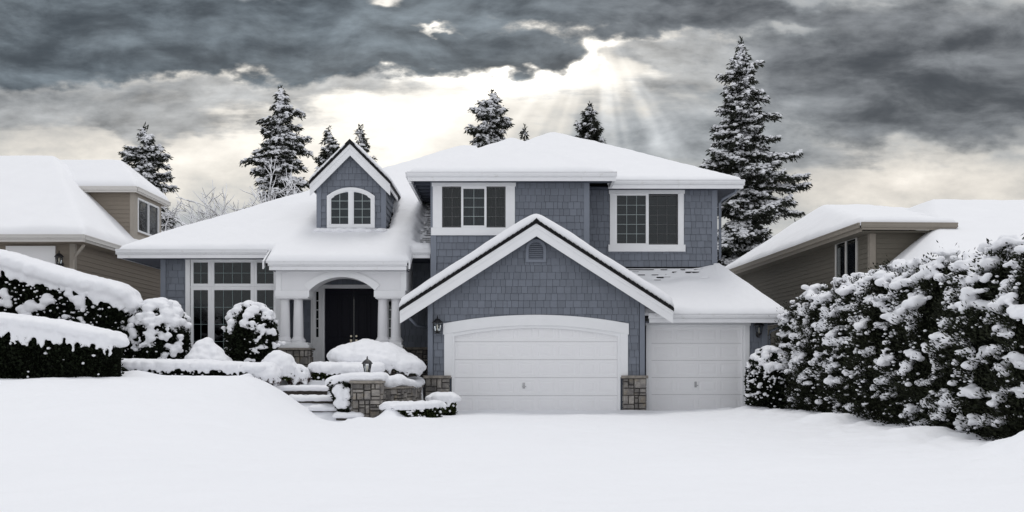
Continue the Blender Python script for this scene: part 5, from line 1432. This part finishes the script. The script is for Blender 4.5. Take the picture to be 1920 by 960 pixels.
# ----------------------------------------------------------------------------
# the row of cedars on the right
# ----------------------------------------------------------------------------
def cedar_tree(seed, h, r):
    rs = np.random.RandomState(seed)
    T = thing('cedar', 'x', 'tree', (0, 0, 0), 'row of snow-laden cedars along the drive')
    MB().tube([(0, 0, -.2), (.02, 0, h * .5), (0, .02, h * .9)], [.09, .06, .02], 8).build('trunk', M['bark'], T, True)
    def rad(t): return r * (np.interp(t, [0, .08, .3, .55, .75, .88, .96, 1], [.80, .95, 1.04, 1.0, .84, .60, .34, .10]))
    # leaders: one tree has two or three tops
    tops = [(rs.uniform(-.2, .2), rs.uniform(-.2, .2), rs.uniform(.86, 1.0)) for _ in range(2)] + [(0, 0, 1.0)]
    # branch bundles
    nb = 210
    t = rs.beta(1.05, 1.05, nb) * .97 + .015; a = rs.uniform(0, 2 * np.pi, nb)
    rr = rad(t) * rs.uniform(.78, 1.08, nb)
    B = np.column_stack([rr * np.cos(a), rr * np.sin(a), t * h])
    P, D = [], []
    for i in range(nb):
        k = 120; o = rs.normal(0, 1, (k, 3)) * np.array([.13, .13, .11]); 
        p = B[i] + o - np.array([math.cos(a[i]) * .04, math.sin(a[i]) * .04, .09]); P.append(p)
        D.append(np.column_stack([np.full(k, math.cos(a[i])), np.full(k, math.sin(a[i])), np.full(k, .9)]) + o * 2.0)
    m_ = 5200; t2 = rs.rand(m_) * .98; a2 = rs.uniform(0, 2 * np.pi, m_); r2 = rad(t2) * rs.uniform(.55, .95, m_)
    P.append(np.column_stack([r2 * np.cos(a2), r2 * np.sin(a2), t2 * h])); D.append(np.column_stack([np.cos(a2), np.sin(a2), np.full(m_, .8)]))
    for (tx, ty, th) in tops:
        k = 150; q = rs.rand(k); P.append(np.column_stack([tx + rs.normal(0, .10, k) * (1.1 - q), ty + rs.normal(0, .10, k) * (1.1 - q), h * (th - .10) + q * h * .13])); D.append(np.column_stack([rs.normal(0, .3, k), rs.normal(0, .3, k), np.ones(k)]))
    # near-black solid core, coloured as the shade inside the crown
    V, Fs = ICO2; tt = np.clip((V[:, 2] + 1) / 2, 0, 1); an = np.arctan2(V[:, 1], V[:, 0]); rho = np.hypot(V[:, 0], V[:, 1])
    q = rad(tt) * .70 * np.minimum(1, rho * 1.6)
    link('branches_or_dark_core', mesh_np('branches_or_dark_core', np.column_stack([q * np.cos(an), q * np.sin(an), tt * h * .95 - .05]), Fs), M['core'], T, True)
    # snow sitting on the bundles
    C, Rr = [], []
    for i in range(nb):
        if rs.rand() > .27 + .46 * t[i]: continue
        s_ = rs.choice([rs.uniform(.45, .8), rs.uniform(.75, 1.3)])
        ca, sa = math.cos(a[i]), math.sin(a[i])
        for _k in range(rs.randint(5, 12)):
            q = rs.uniform(.035, .09) * s_; l = rs.normal(0, .13) * s_; o = rs.uniform(-.10, .12) * s_
            C.append((B[i][0] + ca * o - sa * l, B[i][1] + sa * o + ca * l, B[i][2] + .10 + rs.normal(0, .025) - max(0, o) * .55)); Rr.append((q * 1.3, q * 1.2, q * .85))
    for (tx, ty, th) in tops:
        for _k in range(7):
            q = rs.uniform(.05, .10); C.append((tx + rs.normal(0, .07), ty + rs.normal(0, .07), h * th + rs.uniform(-.32, .06))); Rr.append((q, q, q * 1.2))
    PP, DD = np.vstack(P), np.vstack(D); Ca, Ra = np.array(C), np.array(Rr)
    keep = np.ones(len(PP), bool)
    for i in range(0, len(PP), 2000):
        q = (PP[i:i + 2000, None, :] + DD[i:i + 2000, None, :] * 0 - Ca[None]) / (Ra[None] + .055)
        keep[i:i + 2000] = ((q ** 2).sum(2) > 1).all(1)
    foliage_obj('foliage', T, PP[keep], DD[keep], .07, .014, 'cedar', seed, .5)
    fused_snow('snow_clump', T, C, Rr, .032, 2, seed=seed, rough=.5)
    n = 300; t3 = rs.beta(1.3, 1.1, n); a3 = rs.uniform(0, 2 * np.pi, n); r3 = rad(t3) * rs.uniform(.92, 1.1, n)
    q = rs.uniform(.014, .04, (n, 1)); loose_snow('snow_fleck', T, np.column_stack([r3 * np.cos(a3), r3 * np.sin(a3), t3 * h]), q * np.array([1.3, 1.2, .8]), seed=seed)
    return T
def copy_thing(o, name=None):
    c = o.copy(); COL.objects.link(c)
    for ch in o.children:
        d = ch.copy(); COL.objects.link(d); d.parent = c
        for g in ch.children:
            e = g.copy(); COL.objects.link(e); e.parent = d
    return c
protos = [cedar_tree(100 + k, 3.6, .74) for k in range(4)]
used = [False] * 4
rowlab = ['first cedar of the row, crowding the single garage behind its freckled shrub',
          'second cedar from the single garage, beyond the gutter end',
          "third cedar from the single garage, left of the taupe house's window",
          "fourth cedar from the single garage, below the left pane of the taupe house's window",
          "fifth cedar from the single garage, below the right pane of the taupe house's window",
          'sixth cedar from the single garage, under the taupe house\'s corner board',
          'seventh cedar from the single garage, where the lower snowy roof meets the taupe wall',
          'eighth cedar from the single garage, under the tip of the taupe house\'s eave',
          'ninth cedar from the single garage, below open roof snow past the eave tip',
          'cedar third from the street end of the row',
          'cedar second from the street end of the row, filling the right edge',
          'cedar at the street end of the row, only a sliver inside the frame']
rr3 = random.Random(4)
for i, lab in enumerate(rowlab):
    y = -.55 - i * 1.22 + rr3.uniform(-.12, .12); x = 8.28 + rr3.uniform(-.10, .10) + (.05 if i else .12)
    k = i % 4
    o = protos[k] if not used[k] else copy_thing(protos[k]); used[k] = True
    h = np.interp(i, [0, 2, 6, 12], [3.30, 3.34, 3.36, 3.46]) * rr3.uniform(.93, 1.05)
    o.location = (x, y, gz1(x, y) + .05); o.rotation_euler = (0, 0, rr3.uniform(0, 6.28)); s_ = rr3.uniform(.95, 1.1)
    o.scale = (s_, s_, h / 3.6); o['label'] = lab

# ----------------------------------------------------------------------------
# conifers and bare trees behind
# ----------------------------------------------------------------------------
def conifer(name, label, px, py_top, y, prof, nb, seed, snow=.5, droop=.25, lenf=.24, wid=.034, dens=1.0, lower=0.0, upsweep=.15, gaps=.0, special=(), lean=0.0):
    """prof: list of (photo row, half width in photo pixels) read off the silhouette"""
    rs = np.random.RandomState(seed); s = F / (y + 30)
    bx = (px - 960) / s; zt = CZ + (690 - py_top) / s
    T = thing(name, label, 'tree', (bx, y, 0), 'snow-dusted conifers behind the house')
    zz = np.array([CZ + (690 - p[0]) / s for p in prof]); ww = np.array([p[1] / s for p in prof])
    o = np.argsort(zz); zz, ww = zz[o], ww[o]
    MB().tube([(bx, y, 0), (bx + lean * .4, y, zt * .5), (bx, y, zt * .97)], [.26, .16, .02], 8).build('trunk', M['bark'], T, True)
    zlow = zz[0] - .5 if lower == 0 else lower
    P, D, Sc, Sr = [], [], [], []
    def branch(z, a, L, dz0):
        droop_ = droop * rs.uniform(.5, 1.6); dz0 = dz0 + L * rs.uniform(-.25, .30)
        k = max(4, int(L / .085))
        u = np.linspace(.06, 1, k); ca, sa = math.cos(a), math.sin(a)
        sag = dz0 * u - droop_ * L * u ** 1.6 + (droop_ + upsweep) * .55 * L * np.clip(u - .55, 0, 1) ** 2 * 2
        cx = bx + ca * L * u; cy = y + sa * L * u; cz = z + sag
        for j in range(k):
            wl = (.30 * L * (1 - u[j]) ** .8 + .10) * rs.uniform(.6, 1.2); wl = min(wl, .55)
            m_ = max(4, int(wl * 62 * dens))
            l = rs.uniform(-1, 1, m_) * wl; fwd = np.abs(l) * .5 * rs.uniform(.3, 1, m_)
            p = np.column_stack([cx[j] + ca * fwd - sa * l, cy[j] + sa * fwd + ca * l, cz[j] - np.abs(l) * .55 + rs.normal(0, .06, m_)])
            d = np.column_stack([ca * .8 - sa * np.sign(l) * .6, sa * .8 + ca * np.sign(l) * .6, np.full(m_, -.55)])
            P.append(p); D.append(d)
            if rs.rand() < min(1, snow * 1.5):
                nk = rs.randint(2, 4 + int(wl * 9)); l2 = rs.uniform(-1, 1, nk) * wl * .8
                for l_ in l2:
                    r_ = rs.uniform(.035, .085) * (1 + .9 * wl)
                    Sc.append((cx[j] - sa * l_ + ca * abs(l_) * .3, cy[j] + ca * l_ + sa * abs(l_) * .3 + rs.normal(0, .05), cz[j] + .02 + rs.normal(0, .05) - abs(l_) * .5 + .03 + rs.uniform(-.05, .02))); Sr.append((r_ * 1.7, r_ * 1.3, r_ * .75))
    nb = int(nb * 1.45)
    for i in range(nb):
        t = (i + rs.rand()) / nb
        z = zt - .25 - (zt - zlow) * t ** .85
        if gaps and rs.rand() < gaps: continue
        a = rs.uniform(0, 2 * math.pi)
        L = np.interp(z, zz, ww) * rs.choice([rs.uniform(.3, .7), rs.uniform(.65, 1.08)])
        branch(z, a, max(L, .12), 0.02)
    for (py, side, wpx) in special:                     # single long boughs that shape the outline
        branch(CZ + (690 - py) / s + .1 * wpx / s, (0 if side > 0 else math.pi) + rs.uniform(-.25, .25), wpx * .93 / s, .05)
    k = 40; q = rs.rand(k); P.append(np.column_stack([bx + rs.normal(0, .05, k), y + rs.normal(0, .05, k), zt - .55 + q * .5])); D.append(np.column_stack([rs.normal(0, .6, k), rs.normal(0, .6, k), np.ones(k)]))
    foliage_obj('foliage', T, np.vstack(P), np.vstack(D), lenf, wid, 'fir', seed, .35)
    if Sc: loose_snow('snow_clump', T, Sc, Sr, seed=seed)
    return T
conifer('conifer', 'tallest conifer, right of the blue house, snow heavier toward its base', 1390, 72, 25,
        [(75, 4), (110, 24), (150, 40), (185, 46), (225, 62), (262, 60), (285, 82), (330, 88), (370, 112), (430, 122), (500, 120)], 185, 51, snow=.78, droop=.26, dens=1.0, upsweep=.25, gaps=.10, lower=4.2,
        special=((125, 1, 40), (150, -1, 45), (215, 1, 78), (208, -1, 48), (268, -1, 55), (262, 1, 80), (300, 1, 118), (305, -1, 72), (335, 1, 130), (360, 1, 135), (380, 1, 130), (320, -1, 75)))
conifer('conifer', 'tall shaggy conifer behind the roof, left of the dormer', 527, 163, 26,
        [(165, 4), (195, 20), (235, 38), (270, 48), (300, 66), (330, 62), (370, 62)], 120, 52, snow=.72, droop=.34, dens=1.15, upsweep=.05, lower=8.5,
        special=((290, -1, 76), (205, 1, 44), (225, -1, 44), (265, 1, 58), (270, 1, 62), (320, -1, 52)))
conifer('conifer', 'slim dark conifer just left of the dormer peak', 617, 238, 34, [(240, 3), (265, 16), (290, 30), (330, 38)], 70, 53, snow=.4, droop=.3, dens=1.1, lower=11)
conifer('conifer', 'thin conifer tip just right of the dormer peak', 676, 234, 38, [(236, 3), (255, 12), (275, 20), (300, 32)], 52, 54, snow=.35, droop=.3, dens=1.0, lower=12.5)
conifer('conifer', 'broad snowy conifer rising behind the upper roof left of its peak', 922, 170, 34, [(172, 4), (195, 24), (220, 40), (245, 48), (268, 66), (300, 70)], 105, 55, snow=.7, droop=.22, upsweep=.2, lower=12,
        special=((209, -1, 42), (225, 1, 38), (252, -1, 52), (270, -1, 72)))
conifer('conifer', 'tiny conifer tip in the dip of the upper roof line', 984, 235, 40, [(237, 2), (250, 9), (270, 18), (290, 22)], 34, 56, snow=.15, droop=.25, lower=13.5)
conifer('conifer', 'small dense bushy conifer behind the right slope of the upper roof', 1106, 195, 36, [(197, 3), (215, 15), (235, 26), (260, 34), (290, 36)], 95, 57, snow=.25, droop=-.25, dens=1.3, lower=12.5, upsweep=.3)
conifer('conifer', 'grey-green conifer behind the tan house\'s dormer', 272, 235, 30, [(237, 4), (262, 20), (290, 42), (320, 52), (350, 50), (400, 56), (430, 60)], 110, 58, snow=.6, droop=.14, upsweep=.22, lower=6.5,
        special=((300, 1, 46), (335, 1, 50), (290, -1, 44)))
conifer('conifer', 'short faint conifer tip at the left shoulder of the grey-green one', 236, 278, 32, [(280, 3), (295, 12), (320, 22), (350, 28)], 34, 59, snow=.3, droop=.2, lower=9)

def bare_tree(label, px, py_top, y, spread, base_z, seed, snowy=.5, depth=5, n0=5):
    rs = random.Random(seed); s = F / (y + 30)
    bx = (px - 960) / s; H = CZ + (690 - py_top) / s
    T = thing('bare_tree', label, 'tree', (bx, y, 0), 'leafless snowy trees behind the left roof')
    w = MB(); sn = MB(); sp = spread / s
    def grow(p, d, L, r, k):
        n = 4; path = [p]
        for i in range(n):
            d = (d + Vector((rs.gauss(0, .16), rs.gauss(0, .16), rs.gauss(.03, .12)))).normalized(); path.append(path[-1] + d * (L / n))
        rr = [r * (1 - .45 * i / n) for i in range(n + 1)]
        w.tube(path, rr, 4 if k < 3 else 3, False)
        if rs.random() < snowy + .1 * k: sn.tube([q + Vector((0, 0, rr[i] * 1.0 + .004)) for i, q in enumerate(path)], [q * .95 + .006 for q in rr], 4, True)
        if k >= depth: return
        for c in range(rs.choice([2, 3, 3])):
            q = path[rs.choice([2, 3, 4])]
            nd = (d + Vector((rs.gauss(0, .62), rs.gauss(0, .55), rs.gauss(.05, .34)))).normalized()
            grow(q, nd, L * rs.uniform(.6, .85), max(r * .58, .012), k + 1)
    w.tube([(bx, y, 0), (bx, y, base_z)], [.14, .11], 8, False)
    for c in range(n0):
        a = rs.uniform(0, 6.28); grow(Vector((bx, y, base_z - .1)), Vector((math.cos(a) * .75, math.sin(a) * .75, .8)).normalized(), (H - base_z) * .42, .065, 1)
    w.build('branches_or_dark_core', M['twig'], T, fix=False)
    sn.build('snow_clump', M['clump_snow'], T, fix=False)
    return T
bare_tree('bare white-twigged tree in front of the tall shaggy conifer', 532, 312, 20, 60, 5.4, 61, snowy=.9, n0=13, depth=5)
bare_tree('spindly leafless tree in the gap between both left roofs', 425, 352, 22, 60, 5.0, 62, snowy=.35, n0=8, depth=5)
bare_tree('low leafless tree close beside the tan house', 352, 392, 21, 40, 4.6, 63, snowy=.4, n0=5, depth=4)
